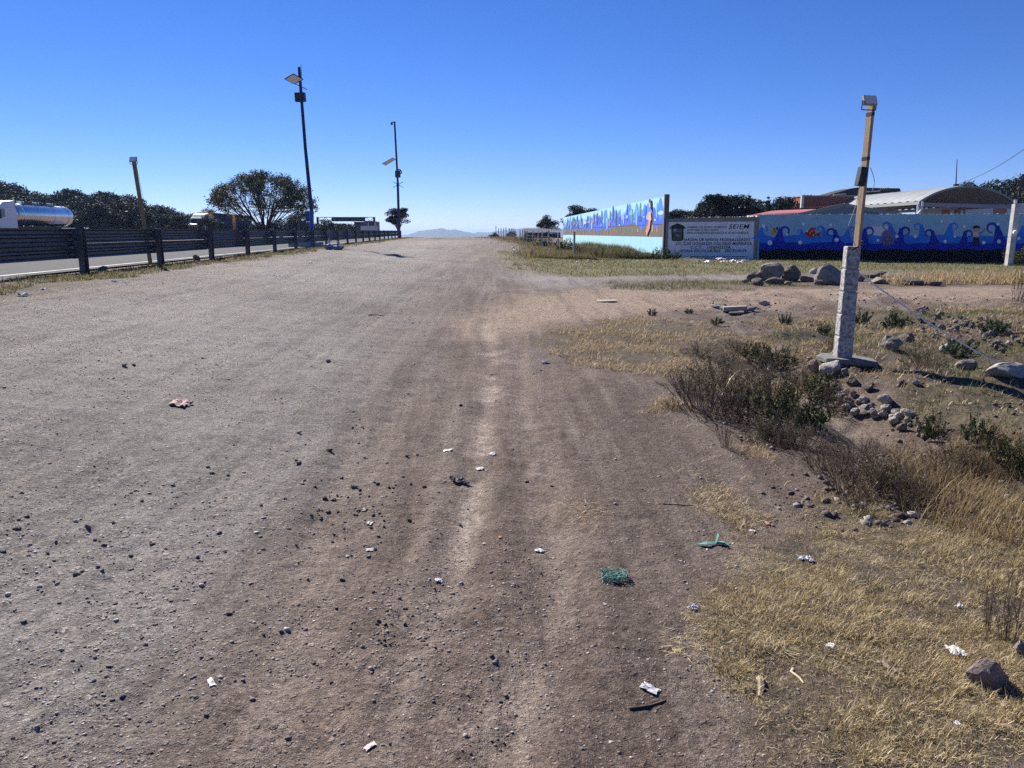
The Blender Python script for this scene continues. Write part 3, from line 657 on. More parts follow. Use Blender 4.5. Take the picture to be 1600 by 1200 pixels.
SH = [shrub_parts(1, 80, .55, .66, 420, .010, BRN, [(.10, .085, .05), (.07, .06, .035)]), shrub_parts(2, 70, .5, .72, 700, .011, (.135, .102, .074), [(.085, .08, .042), (.13, .10, .06)]),
      shrub_parts(3, 40, .45, .6, 2400, .016, (.07, .07, .04), OLV, flowers=14), shrub_parts(4, 30, .35, .5, 2600, .016, (.07, .075, .045), [(.05, .075, .035), (.075, .10, .05)]),
      shrub_parts(5, 26, .6, .3, 0, .01, (.085, .062, .048), OLV, 3)]
def shrub(k, px, py, wpx, hpx, label, cat='shrub', group=None, name='shrub', p=None):
    p = gp(px, py) if p is None else p; s = p.length/F; tm, lm, fm = SH[k]; e = empty(name, p, random.uniform(0, 6.28))
    zz = max(v.co.z for v in tm.vertices); ww = max(abs(v.co.x) for v in tm.vertices)*1.7
    e.scale = (wpx*s/ww, wpx*s/ww, hpx*s/zz); tag(e, label, cat, group)
    link('stems', tm, M_twig, e)
    if lm: link('leaves', lm, M_leaf, e)
    if fm: link('flowers', fm, M_leaf, e)
    return e
for k, px, py, w, h, lb in [(0, 1105, 645, 130, 120, 'brown leafless brush at the left end of the bush row'), (1, 1150, 660, 130, 105, 'dark brown twiggy bush with pale stalks on the bank'), (0, 1190, 625, 110, 100, 'dry brown brush behind the dark twiggy bush'),
        (2, 1245, 670, 130, 110, 'green yellow flowered bush in the middle of the bank'), (2, 1215, 575, 75, 55, 'dark green bush left of the concrete post'), (2, 1180, 560, 60, 40, 'small green bush behind the brown brush'),
        (1, 1300, 650, 80, 70, 'mixed brown bush in front of the concrete footing'), (2, 1285, 620, 80, 60, 'green bush below the pinkish rock'),
        (0, 1330, 770, 120, 105, 'tall brown brush above the straw grass'), (1, 1395, 775, 130, 95, 'wide brown bush at the near end of the ditch'), (0, 1290, 735, 90, 85, 'thin brown brush on the near bank of the ditch'),
        (1, 1460, 760, 100, 70, 'faded brown bush among the tall reddish grass'), (2, 1455, 682, 60, 52, 'rounded green bush beside the ditch rubble'), (2, 1575, 722, 75, 60, 'dark green bush at the right edge above the tall grass'),
        (3, 1530, 690, 60, 40, 'low grey green bush left of the one at the right edge'), (3, 1400, 515, 50, 30, 'dark low bush on the slope beside the rope'), (3, 1018, 493, 20, 13, 'small round grey green weed at the edge of the tan track'),
        (3, 1077, 490, 18, 10, 'small weed left of the broken beam'), (3, 1226, 508, 26, 20, 'grey green weed on the bare earth left of the post'), (3, 1286, 522, 24, 18, 'small green weed just left of the post'), (3, 1120, 506, 30, 12, 'flat green tuft on the bank behind the dry grass'),
        (1, 1445, 575, 70, 44, 'dry grass tussock right of the post'), (3, 1500, 555, 55, 26, 'dark green weed below the middle of the rope'), (4, 1575, 1000, 70, 140, 'dark bare stems standing at the right edge'), (4, 1545, 985, 30, 120, 'thin bare stalks rising from the straw at right'),
        (4, 1135, 700, 40, 70, 'thin dry stalk at the edge of the bare dirt'), (0, 1225, 700, 90, 70, 'sparse brown brush at the foot of the bank'), (4, 1340, 800, 60, 60, 'short bare stalks at the front of the brown brush'), (1, 1075, 615, 90, 60, 'low brown brush at the far left of the bush row'), (1, 1130, 600, 110, 75, 'brown brush standing behind the left end of the bush row'), (2, 1160, 640, 90, 70, 'olive bush inside the brown brush'), (1, 1225, 640, 110, 90, 'dark mixed bush between the green ones'), (0, 1265, 610, 80, 60, 'brown brush just left of the footing rocks'),
        (2, 1215, 690, 80, 55, 'low green bush at the front of the bank'), (1, 1185, 690, 90, 55, 'low brown brush at the front of the bank'), (1, 1350, 735, 110, 70, 'brown bush hanging over the ditch'), (2, 1380, 760, 80, 50, 'green weed inside the near brown brush'), (1, 1500, 740, 110, 60, 'brown brush above the tall reddish grass'), (0, 1430, 790, 90, 75, 'thin brown brush rising from the straw edge'), (2, 1600, 745, 70, 50, 'green bush cut by the right edge above the tall grass'),
        (3, 1345, 505, 40, 22, 'low green weed right behind the concrete post'), (3, 1555, 520, 50, 22, 'green weed on the earth heap at right'), (1, 1300, 545, 40, 30, 'brown tuft touching the footing slab'), (1, 1090, 555, 70, 30, 'brown tussock in the golden grass'), (1, 1150, 550, 60, 30, 'second brown tussock in the golden grass'),
        (1, 1255, 700, 80, 45, 'low dry brush under the green flowered bush'), (1, 1305, 715, 80, 48, 'low dry brush at the lip of the ditch'), (0, 1480, 725, 80, 50, 'dry brush between the rounded bush and the tall grass'), (0, 1535, 745, 80, 55, 'dry twigs rising out of the tall reddish grass'), (1, 1420, 725, 70, 40, 'low dry brush beside the rounded green bush'), (1, 1050, 640, 50, 26, 'small dead tuft on the bare dirt left of the bushes'),
        (4, 1590, 470, 40, 60, 'spindly bare weed beside the far track at right')]:
    shrub(k, px, py, w*(1.0 if k < 2 else .75), h*(.9 if k < 2 else .7 if k == 2 else 1), lb)
for k, px, py, w, h, yy, lb in [(2, 1032, 408, 34, 22, 37.5, 'round green bush at the corner of the two mural walls'), (3, 1050, 405, 26, 14, 38, 'low dark bush at the foot of the lettered wall'), (2, 1588, 411, 34, 24, 32.2, 'green bush at the foot of the white post by the wall'),
        (1, 905, 404, 40, 26, 39, 'brown leafy weed beside the nearest fence post'), (1, 940, 405, 60, 24, 39, 'brown weeds below the blue mural'), (3, 885, 398, 40, 24, 46, 'dark weed behind the nearest fence posts'), (1, 985, 407, 60, 24, 38.5, 'dry brown bush below the middle of the sunlit mural'), (2, 850, 386, 30, 18, 66, 'green bush among the middle fence posts'), (2, 826, 374, 26, 18, 88, 'green bush at the far fence posts')]:
    p = at(px, py, yy); p.z = H1(p.x, p.y); shrub(k, 0, 0, w, h, lb, p=p)

# ------------------------------------------------------------------ trees
def tree_parts(seed, h, w, trunk_h, lobes, leaves, leaf, cols, bark=(.06, .05, .042), branches=26, flat=.55, open_=0.0, trunk_r=.2, conifer=False):
    r = random.Random(seed); segs = []; q = np.random.default_rng(seed)
    cen = []
    for i in range(lobes):
        a = r.uniform(0, 6.28); rr = w/2*math.sqrt(r.random())*.78; zz = trunk_h+(h-trunk_h)*(.12+.74*(1-(rr/(w/2))**2)*r.random()**.5); s = r.uniform(.16, .30)*w
        if conifer: k = (i+.5)/lobes; zz = trunk_h+(h-trunk_h)*k; rr = w*.22*(1-k); s = w*.42*(1.08-k)
        cen.append((Vector((math.cos(a)*rr, math.sin(a)*rr, zz)), s))
    segs.append((Vector((0, 0, -.4)), Vector((0, 0, trunk_h)), trunk_r, trunk_r*.75))
    for c, s in cen:
        m = Vector((c.x*.35+r.gauss(0, .1), c.y*.35+r.gauss(0, .1), trunk_h+(c.z-trunk_h)*.45)); segs.append((Vector((0, 0, trunk_h*.9)), m, trunk_r*.55, trunk_r*.3)); segs.append((m, c, trunk_r*.3, trunk_r*.1))
        for k in range(5):
            e = c+Vector((r.gauss(0, .5), r.gauss(0, .5), r.gauss(.2, .4)))*s; segs.append((m.lerp(c, .6), e, trunk_r*.14, trunk_r*.04))
    ci = q.integers(0, lobes, leaves); C = np.array([c[0][:] for c in cen])[ci]; S = np.array([c[1] for c in cen])[ci]
    D = q.normal(0, 1, (leaves, 3)); D /= np.linalg.norm(D, axis=1)[:, None]; rad = q.random(leaves)**.45
    P = C+D*(rad*S)[:, None]*np.array([1, 1, flat]); keep = fbm(P[:, 0]+P[:, 2]*.7, P[:, 1]+P[:, 2]*.6, 3.2/w*2, 2, seed) > .36+open_
    P = P[keep]; n = len(P); lm = leaf_mesh('crown', P, leaf*(.6+.8*q.random(n)), np.array(cols)[q.integers(0, len(cols), n)]*(.7+.6*q.random((n, 1))))
    tm = tw_mesh('trunk', segs, np.array([np.array(bark)*r.uniform(.8, 1.2) for _ in segs]), 6); return tm, lm
OAK = [(.018, .026, .011), (.026, .034, .014), (.038, .043, .020), (.014, .020, .009)]
TP = [tree_parts(s, 8, 7.5, 1.0, 20, 7000, .20, OAK, trunk_r=.22) for s in (1, 2, 3)]+[tree_parts(4, 9, 5.0, 1.3, 18, 6000, .18, OAK, trunk_r=.2), tree_parts(5, 9, 4.2, 1.5, 9, 4200, .2, OAK[:2], trunk_r=.16, conifer=True)]
TPH = [8, 8, 8, 9, 9]
def tree(k, px, top, y, label, group=None, wide=1.0, name='oak_tree', base=None):
    b = at(px, 364, y); z = H1(b.x, b.y) if base is None else base; hh = at(px, top, y).z-z
    tm, lm = TP[k]; zt = float(np.percentile([v.co.z for v in lm.vertices], 98.5)) if k not in _zt else _zt[k]; _zt[k] = zt
    e = empty(name, (b.x, b.y, z), random.uniform(0, 6.28)); s = hh/zt; e.scale = (s*wide, s*wide, s); tag(e, label, 'tree', group); link('trunk', tm, M_twig, e); link('crown', lm, M_leaf, e); return e
_zt = {}
OUT = [(-60, 278), (0, 284), (30, 289), (60, 299), (90, 309), (118, 301), (140, 305), (170, 305), (200, 308), (225, 315), (250, 321), (270, 328), (290, 341), (300, 334), (325, 330), (345, 340)]
r_ = random.Random(3)
for row, (yy, step, f) in enumerate([(128, 15, .80), (150, 13, .93), (178, 14, 1.0)]):
    px = -50
    while px < 350:
        t = np.interp(px, [o[0] for o in OUT], [o[1] for o in OUT]); t = 364-(364-t)*f*r_.uniform(.74, 1.06)
        tree(r_.choice([0, 1, 2]), px, t, yy+r_.uniform(-8, 8), 'dark oak in the %s row of the wood %s' % (('front', 'middle', 'back')[row], 'above the tanker' if px < 118 else 'behind the leaning yellow pole' if px < 262 else 'above the white cab truck'), 'oaks of the wooded rise', r_.uniform(.85, 1.25)); px += step*r_.uniform(.7, 1.3)
tree(3, 121, 297, 145, 'oak with a tuft rising above the wood beyond the tanker', wide=.8)
for px, t, yy, w in [(440, 345, 150, 1.3), (462, 336, 150, 1.2), (485, 346, 160, 1.3), (505, 345, 160, 1.4), (525, 350, 170, 1.4), (400, 348, 150, 1.3), (545, 351, 180, 1.4), (372, 346, 150, 1.2)]:
    tree(r_.choice([0, 1, 2]), px, t, yy, 'low dark tree behind the highway near the sign gantry', 'low trees behind the highway', w)
tree(3, 623, 326, 108, 'slender dark tree beside the far camera pole', wide=1.2, name='slender_tree')
for k, px, t, yy, w, lb in [(0, 856, 338, 118, 1.0, 'round dark tree standing behind the post fence'), (1, 903, 323, 120, .9, 'dark tree showing above the far end of the mural'), (2, 925, 328, 125, 1.0, 'low tree crown just above the mural top'), (1, 800, 362, 150, 1.2, 'small dark tree at the far end of the fence'), (0, 772, 364, 160, 1.2, 'tiny tree at the far left of the fence'),
        (2, 1055, 330, 85, .9, 'tree crown behind the corner of the two walls'), (1, 1072, 331, 90, .8, 'small tree behind the left part of the lettered wall'), (0, 1105, 319, 80, 1.1, 'tree left of the tall dark one behind the lettered wall'), (3, 1138, 306, 80, 1.9, 'tallest dark tree behind the lettered wall'), (2, 1120, 313, 84, 1.1, 'dark tree leaning on the tallest one behind the wall'),
        (4, 1198, 309, 90, .9, 'pointed conifer above the pink roof'), (0, 1175, 316, 92, 1.2, 'bushy tree left of the pointed conifer'), (1, 1215, 311, 94, 1.0, 'rounded tree right of the pointed conifer'), (2, 1236, 312, 96, .9, 'rounded tree left of the brick building'), (0, 1252, 309, 98, .8, 'dark tree touching the brick building'),
        (0, 1550, 287, 130, 1.1, 'dark tree at the left of the right hand wood'), (1, 1578, 284, 126, 1.1, 'dark tree in the middle of the right hand wood'), (2, 1602, 276, 124, 1.1, 'dark tree at the right picture edge behind the roof'), (0, 1620, 274, 122, 1.1, 'tree half outside the right edge'), (2, 1500, 289, 140, .7, 'tree tip showing over the arched roof')]:
    tree(k, px, t, yy, lb, wide=w)
def spreading_tree():
    """the wide sparse tree beyond the highway: many fine upward fanning boughs"""
    r = random.Random(21); segs = []; tips = []
    def dome(a, t, k):                              # t 0 = zenith, 1 = rim
        return Vector((math.cos(a)*math.sin(t*1.62)*4.6*k, math.sin(a)*math.sin(t*1.62)*4.6*k, 2.7+(math.cos(t*1.62)*3.4+.15*math.sin(a*5))*k))
    def bough(p, q, r0, r1, n=5, sag=.25):
        pts = []; m = p.lerp(q, .5)+Vector((0, 0, sag*(q-p).length*.5))*(-1 if False else 1)+Vector((r.gauss(0, .12), r.gauss(0, .12), 0))
        for i in range(n+1):
            t = i/n; pts.append(p*(1-t)**2+m*2*t*(1-t)+q*t*t)
        for i in range(n): segs.append((pts[i], pts[i+1], r0+(r1-r0)*i/n, r0+(r1-r0)*(i+1)/n))
        return pts
    for i in range(15):
        a = i*2.4+r.uniform(-.3, .3); t = .10+.80*((i+.5)/15)**.6; e0 = dome(a, t, .62)
        main = bough(Vector((math.cos(a)*.12, math.sin(a)*.12, .8)), e0, .085, .036, 5, -.10)
        for j in range(6):
            s0 = main[r.randint(2, 5)]; a2 = a+r.gauss(0, .38); t2 = min(1.0, max(.02, t+r.gauss(0, .2))); e1 = dome(a2, t2, r.uniform(.78, .9)); sec = bough(s0, e1, .028, .013, 4, -.05)
            for k in range(7):
                s1 = sec[r.randint(1, 4)]; e2 = dome(a2+r.gauss(0, .16), min(1.05, max(0, t2+r.gauss(0, .11))), r.uniform(.9, 1.06)); ter = bough(s1, e2, .012, .005, 3, -.03)
                for q in ter[2:]: tips.append((q, None))
                tips.append((ter[-1], None)); tips.append((ter[-1], None))
    segs.append((Vector((0, 0, -.3)), Vector((0, 0, .9)), .30, .24))
    tp = np.array([t[0][:] for t in tips]); n = 26000; P = tp[rng.integers(0, len(tp), n)]+rng.normal(0, .15, (n, 3))
    P = P[(P[:, 2] > 3.1) | (rng.random(len(P)) < .55)]; n = len(P)
    p = at(414, 364, 78); z = H1(p.x, p.y); e = empty('spreading_tree', (p.x, p.y, z)); top = P[:, 2].max(); s = (at(414, 263, 78).z-z)/top
    wide = (146/F*78)/(np.percentile(P[:, 0], 99)-np.percentile(P[:, 0], 1)); e.scale = (wide, wide, s)
    link('trunk', tw_mesh('trunk', segs, np.array([np.array((.055, .043, .036))*r.uniform(.8, 1.2) for _ in segs]), 5), M_twig, e)
    link('crown', leaf_mesh('crown', P, .082*(.6+.8*rng.random(n)), pick(np.array([(.082, .086, .032), (.060, .066, .025), (.11, .10, .042)]), n)), M_leaf, e)
    tag(e, 'wide spreading tree with fine fanning boughs beyond the highway', 'tree')
spreading_tree()

# ------------------------------------------------------------------ guardrail
def guardrail():
    y0 = 15.85; g = empty('guardrail', (float(xrail(y0)), y0, float(zrail(y0)))); tag(g, 'dark steel guardrail of two corrugated beams between the track and the highway', 'guardrail')
    ys = [y0+4.04*i for i in range(-2, 21)]
    off = Vector(g.location)
    prof = [(0, 0), (.012, .03), (.075, .055), (.075, .105), (.01, .135), (.01, .165), (.075, .195), (.075, .245), (.012, .27), (0, .30)]
    def pt(y, o, z): return Vector((float(xrail(y))+o, y, float(zrail(y))+z))-off
    pm = MB(); d = (pt(20, 0, 0)-pt(16, 0, 0)).normalized(); rot = Matrix.Rotation(math.atan2(-d.x, d.y), 3, 'Z')
    pm.box((-.055, 0, .33), (.008, .17, 1.14), rot); pm.box((0, -.078, .33), (.11, .014, 1.14), rot); pm.box((0, .078, .33), (.11, .014, 1.14), rot); pme = pm.mesh('post')
    for i, y in enumerate(ys):
        o = link('post', pme, M_postst, g); o.location = pt(y, 0, 0); o.rotation_euler = (random.gauss(0, .012), random.gauss(0, .012), 0)
        bl = MB(); bl.box((-.10, 0, .74), (.09, .12, .24), rot); bl.box((-.10, 0, .43), (.09, .12, .24), rot); b = bl.build('spacer_block', M_postst, g); b.location = pt(y, 0, 0)
    for i in range(len(ys)-1):
        for z0 in (.285, .592):
            mb = MB(); n = len(prof); dz = random.gauss(0, .004)
            for y in (ys[i]-.12, ys[i+1]+.12):
                for t in (0, .003):
                    for (px, pz) in prof: mb.v.append(tuple(pt(y, -.15-px-t-(.004 if i % 2 else 0), z0+pz+dz)))
            for k in range(n-1):
                mb.f.append((k, k+1, 2*n+k+1, 2*n+k)); mb.f.append((n+k, n+k+1, 3*n+k+1, 3*n+k))
            for a in (0, n-1): mb.f.append((a, n+a, 3*n+a, 2*n+a))
            mb.build('beam', M_galv, g)
guardrail()

# ------------------------------------------------------------------ poles
def flood(parent, p, yaw, pitch, s=1.0, lens=M_lens):
    m = Matrix.Rotation(yaw, 3, 'Z') @ Matrix.Rotation(pitch, 3, 'X'); P = Vector(p)
    b = MB(); b.box(P, (.20*s, .036*s, .13*s), m); o = b.build('lamp_housing', M_grey, parent)
    f = MB(); f.box(P+m @ Vector((0, -.0215*s, 0)), (.175*s, .008*s, .115*s), m); f.build('lamp_lens', lens, o)
    for k in range(6): q = MB(); q.box(P+m @ Vector((-.075*s+.03*s*k, .025*s, 0)), (.006*s, .014*s, .12*s), m); q.build('cooling_fin', M_dark, o)
    br = MB(); br.bar(P+m @ Vector((-.11*s, 0, 0)), P+m @ Vector((-.11*s, .05*s, -.11*s)), .01); br.bar(P+m @ Vector((.11*s, 0, 0)), P+m @ Vector((.11*s, .05*s, -.11*s)), .01); br.bar(P+m @ Vector((-.11*s, .05*s, -.11*s)), P+m @ Vector((.11*s, .05*s, -.11*s)), .01)
    br.build('bracket', M_dark, parent)
def concrete_post():
    D = gp(1322, 574).y+.25; p = at(1316, 559, D); z0 = p.z; e = empty('lamp_post', (p.x, D, z0)); tag(e, 'leaning timber lamp pole strapped to a short grooved concrete post', 'lamp post')
    def L(px, py, y=D): return at(px, py, y)-Vector((p.x, D, z0))
    top = L(1332, 384); rot = Matrix.Rotation(math.atan2(top.x, top.z), 3, 'Y'); Ln = top.length; rz = Matrix.Rotation(R(-4), 3, 'Z')
    axis = rot @ Vector((0, 0, 1)); n = 5; hs = Ln/n
    for k in range(n):
        b = MB(); b.box(axis*(k+.5)*hs, (.185-.006*k, .165-.006*k, hs-.012), rot @ rz); o = b.build('concrete_block', M_concwhite, e)
        md = o.modifiers.new('bevel', 'BEVEL'); md.width = .012; md.segments = 2
        j = MB(); j.box(axis*((k+1)*hs-.001), (.155-.006*k, .135-.006*k, .02), rot @ rz)
        if k < n-1: j.build('mortar_joint', M_conc, e)
    w0 = L(1338, 392, D+.07); w1 = L(1362, 158, D+.07); b = MB(); b.bar(w0-(w1-w0)*.25, w1, .085, .04, (-.95, -.30, .1)); b.build('timber_pole', M_wood, e)
    t = MB()
    for py in (178, 246): q = w0.lerp(w1, (392-py)/(392-158)); t.bar(q-(w1-w0).normalized()*.02, q+(w1-w0).normalized()*.02, .089, .045, (-.95, -.30, .1))
    t.build('black_tape', M_black, e)
    flood(e, L(1359, 157, D), R(14), R(-20), .86)
    s = MB(); m = Matrix.Rotation(R(8), 3, 'Y'); s.box(L(1346, 276, D-.03), (.085, .10, .215), m); o = s.build('battery_box', M_black, e)
    s = MB(); s.box(L(1347, 276, D-.085), (.05, .006, .12), m); s.build('box_cover', M_dark, o)
    c = MB(); c.tube([L(1360, 262), L(1364, 272), L(1367, 285), L(1364, 296), L(1359, 300)], .004, 5); c.tube([L(1343, 292, D-.05), L(1340, 310, D-.06), L(1336, 325, D-.08), L(1326, 352, D-.1), L(1331, 372, D-.1), L(1337, 384, D-.1)], .004, 5); c.build('cable', M_wire, e)
    k = MB(); k.tube([L(1331, 391, D-.12), L(1340, 386, D-.12), L(1349, 380, D-.02), L(1346, 376, D+.1), L(1338, 381, D+.08)], .009, 6); k.build('tie_wire', M_dark, e)
    # footing slab
    f = MB(); pts = [(-.36, -.25), (.38, -.30), (.47, .05), (.30, .30), (-.22, .33), (-.40, .05)]
    f.plate(pts, -.085, .0, lambda u, v, w: Vector((u*.82+.02, v*.85, w*.8+.01-.05*u))); o = f.build('footing_slab', mat('footing_concrete', (.25, .24, .225), .95, (.13, .125, .115), 16, bump=.8), e); md = o.modifiers.new('bevel', 'BEVEL'); md.width = .012
    u = MB(); u.box((.02, .02, -.22), (.5, .4, .30), None, .9); u.build('footing_rubble', mat('footing_earth', (.16, .13, .11), .95, (.26, .22, .19), 20, bump=.8), e)
    r = MB(); a = at(1340, 425, D-.05); b_ = at(1568, 573, 8.72); c_ = at(1640, 618, 8.2); c_.z = H1(c_.x, c_.y)
    pts = [a.lerp(b_, t/8)-Vector((0, 0, .05*math.sin(math.pi*t/8))) for t in range(9)]+[c_]
    r.tube(pts, .0085, 6); r.tube([b_-(b_-a).normalized()*.035, b_, b_+(b_-a).normalized()*.04], [.016, .02, .012], 6)
    o = r.build('guy_rope', M_rope); tag(o, 'white guy rope running from the concrete post to the right edge', 'rope')
concrete_post()
def leaning_pole():
    D = 20.9; b0 = at(233, 372, D); b0.z = H1(b0.x, b0.y); e = empty('leaning_lamp', b0); tag(e, 'leaning yellow timber pole with floodlight behind the guardrail', 'lamp post')
    t = at(209, 252, D)-b0; m = MB(); m.bar((0, 0, -.3), t, .09, .05, (0, -1, .1)); m.build('timber_pole', M_yellowwood, e); flood(e, at(208, 249, D)-b0, R(-12), R(-20), 1.0, M_panelback)
    c = MB(); c.tube([at(213, 253, D)-b0, at(214, 262, D)-b0, at(226, 320, D-.06)-b0], .004, 5); c.build('cable', M_wire, e)
leaning_pole()
def panel(parent, pts, th=.04):
    """solar panel given by its four corners, a frame of bars with the cells on top and the backsheet below"""
    P = [Vector(p) for p in pts]; n = (P[1]-P[0]).cross(P[3]-P[0]).normalized()
    if n.z < 0: n = -n
    m = MB(); m.add([q-n*.012 for q in P]+[q+n*.008 for q in P], [(0, 1, 2, 3), (7, 6, 5, 4), (0, 4, 5, 1), (1, 5, 6, 2), (2, 6, 7, 3), (3, 7, 4, 0)]); o = m.build('solar_panel', M_panelback, parent)
    m = MB(); m.add([q+n*.010 for q in P]+[q+n*.014 for q in P], [(0, 1, 2, 3), (7, 6, 5, 4), (0, 4, 5, 1), (1, 5, 6, 2), (2, 6, 7, 3), (3, 7, 4, 0)]); m.build('solar_cells', M_cell, o)
    m = MB()
    for i in range(4): m.bar(P[i], P[(i+1) % 4], .04, .04)
    m.build('panel_frame', M_dark, o)
def blue_pole():
    D = 42.5; b0 = at(488, 380, D); b0.z = H1(b0.x, b0.y); e = empty('camera_pole', b0); tag(e, 'tall dark blue pole with solar panel and cabinet near the guardrail', 'pole')
    L = lambda px, py, y=D: at(px, py, y)-b0
    m = MB(); k0 = L(487, 352); m.tube([L(487.6, 392), L(486.8, 330)], [.115, .115], 12); m.build('pole_base', M_blue, e, True)
    m = MB(); m.tube([L(486.8, 330), L(477, 230), L(467.3, 105)], [.105, .085, .075], 12); m.build('pole_shaft', M_navy, e, True)
    m = MB(); m.box(L(469.3, 152, D-.15), (.52, .3, .44), Matrix.Rotation(R(-2), 3, 'Y')); o = m.build('cabinet', M_navy, e); d = MB(); d.box(L(469.3, 152, D-.315), (.44, .02, .36), Matrix.Rotation(R(-2), 3, 'Y')); d.build('cabinet_door', M_dark, o)
    panel(e, [L(445, 123.5, D+.1), L(458.5, 115.5, D-.55), L(473.5, 124, D-.3), L(460, 131, D+.45)])
    m = MB(); m.bar(L(461, 131, D-.3), L(480, 140, D+.1), .03); m.bar(L(468, 120), L(462, 124), .03); m.tube([L(470.5, 101), L(471.4, 122)], .012, 5); m.bar(L(468, 112), L(471.5, 113), .02); m.build('antenna', M_dark, e)
    s = MB(); s.box(L(482.5, 338, D+.5), (.40, .04, .55)); s.bar(L(486, 334, D), L(484, 334, D+.5), .03); s.build('sign_plate', mat('sign_blue', (.03, .07, .20), .5), e)
blue_pole()
def camera_pole():
    D = 99.0; b0 = at(624, 371, D); b0.z = H1(b0.x, b0.y); e = empty('camera_pole', b0); tag(e, 'tall thin camera pole with solar panel at the far end of the guardrail', 'pole')
    L = lambda px, py, y=D: at(px, py, y)-b0
    m = MB(); m.tube([L(624, 376), L(621.5, 285)], [.17, .15], 10); m.tube([L(621.5, 285), L(616.5, 190)], [.13, .11], 10); m.build('pole_shaft', M_navy, e, True)
    m = MB(); m.bar(L(616.5, 190.5), L(612.5, 191), .10); m.tube([L(612, 191), L(612, 195)], [.10, .16], 8); m.build('dome_camera', M_dark, e)
    panel(e, [L(597, 255.5, D-.6), L(613.5, 246.5, D-.6), L(618.5, 249, D+.7), L(602.5, 258.5, D+.7)])
    m = MB(); m.box(L(621.5, 272, D-.3), (.62, .4, .82)); m.build('cabinet', M_dark, e)
    m = MB(); m.tube([L(622, 265), L(625, 265), L(627.5, 269), L(626, 272)], .08, 6)
    for a, b in (((614, 284), (630, 293)), ((630, 284), (614, 293))): m.bar(L(*a), L(*b), .06)
    m.build('anti_climb_spikes', M_dark, e)
camera_pole()

# ------------------------------------------------------------------ the lettered wall and the shaded mural
WA = at(1040, 364, 40.0); WB = at(1600, 364, 33.6); WD = Vector((WB.x-WA.x, WB.y-WA.y, 0)).normalized(); WN = Vector((WD.y, -WD.x, 0))   # normal towards the camera
def wall_uv(px, py, off=0.0):
    d = Vector(ray(px, py)); o = Vector((0, 0, EYE)); base = WA+WN*off
    t = (base-o).dot(WN)/d.dot(WN); q = o+d*t; return ((q-WA).dot(WD), q.z)
def wall_pt(u, v, w, org): return WA*1.0+WD*u+WN*w+Vector((0, 0, v-WA.z))-org
U0 = 0.0; U1 = wall_uv(1185, 364)[0]; U2 = wall_uv(1660, 364)[0]
M_signwall = mat('grey_white_paint', (.82, .82, .83), .9, (.66, .66, .68), 2, bump=.3)
M_plaster = mat('bare_cement', (.30, .285, .26), .95, (.19, .18, .165), 5, bump=.6)
M_ink = mat('black_letter_paint', (.012, .012, .014), .7)
M_inkblue = mat('blue_letter_paint', (.02, .03, .16), .7)
def add_text(parent, org, s, px0, px1, py_base, cap, material, wall_off=.006, shear=0.0, bold=0.0):
    cu = bpy.data.curves.new('lettering', 'FONT'); cu.body = s; cu.size = 1.0; cu.extrude = .0015; cu.shear = shear; cu.offset = bold; cu.resolution_u = 3; cu.space_character = 1.12
    to = bpy.data.objects.new('lettering', cu); COL.objects.link(to); bpy.context.view_layer.update()
    dg = bpy.context.evaluated_depsgraph_get(); me = bpy.data.meshes.new_from_object(to.evaluated_get(dg)); COL.objects.unlink(to); bpy.data.objects.remove(to)
    xs = [v.co.x for v in me.vertices]; ys = [v.co.y for v in me.vertices]; a, b = wall_uv(px0, py_base), wall_uv(px1, py_base); x0, x1 = min(xs), max(xs); caph = .73
    vt = wall_uv(px0, py_base-cap)[1]-a[1]
    for v in me.vertices:
        u = a[0]+(v.co.x-x0)/(x1-x0)*(b[0]-a[0]); vv = a[1]+(b[1]-a[1])*(v.co.x-x0)/(x1-x0)+v.co.y/caph*vt; v.co = wall_pt(u, vv, wall_off+v.co.z, org)
    me.materials.clear(); return link('lettering', me, material, parent)
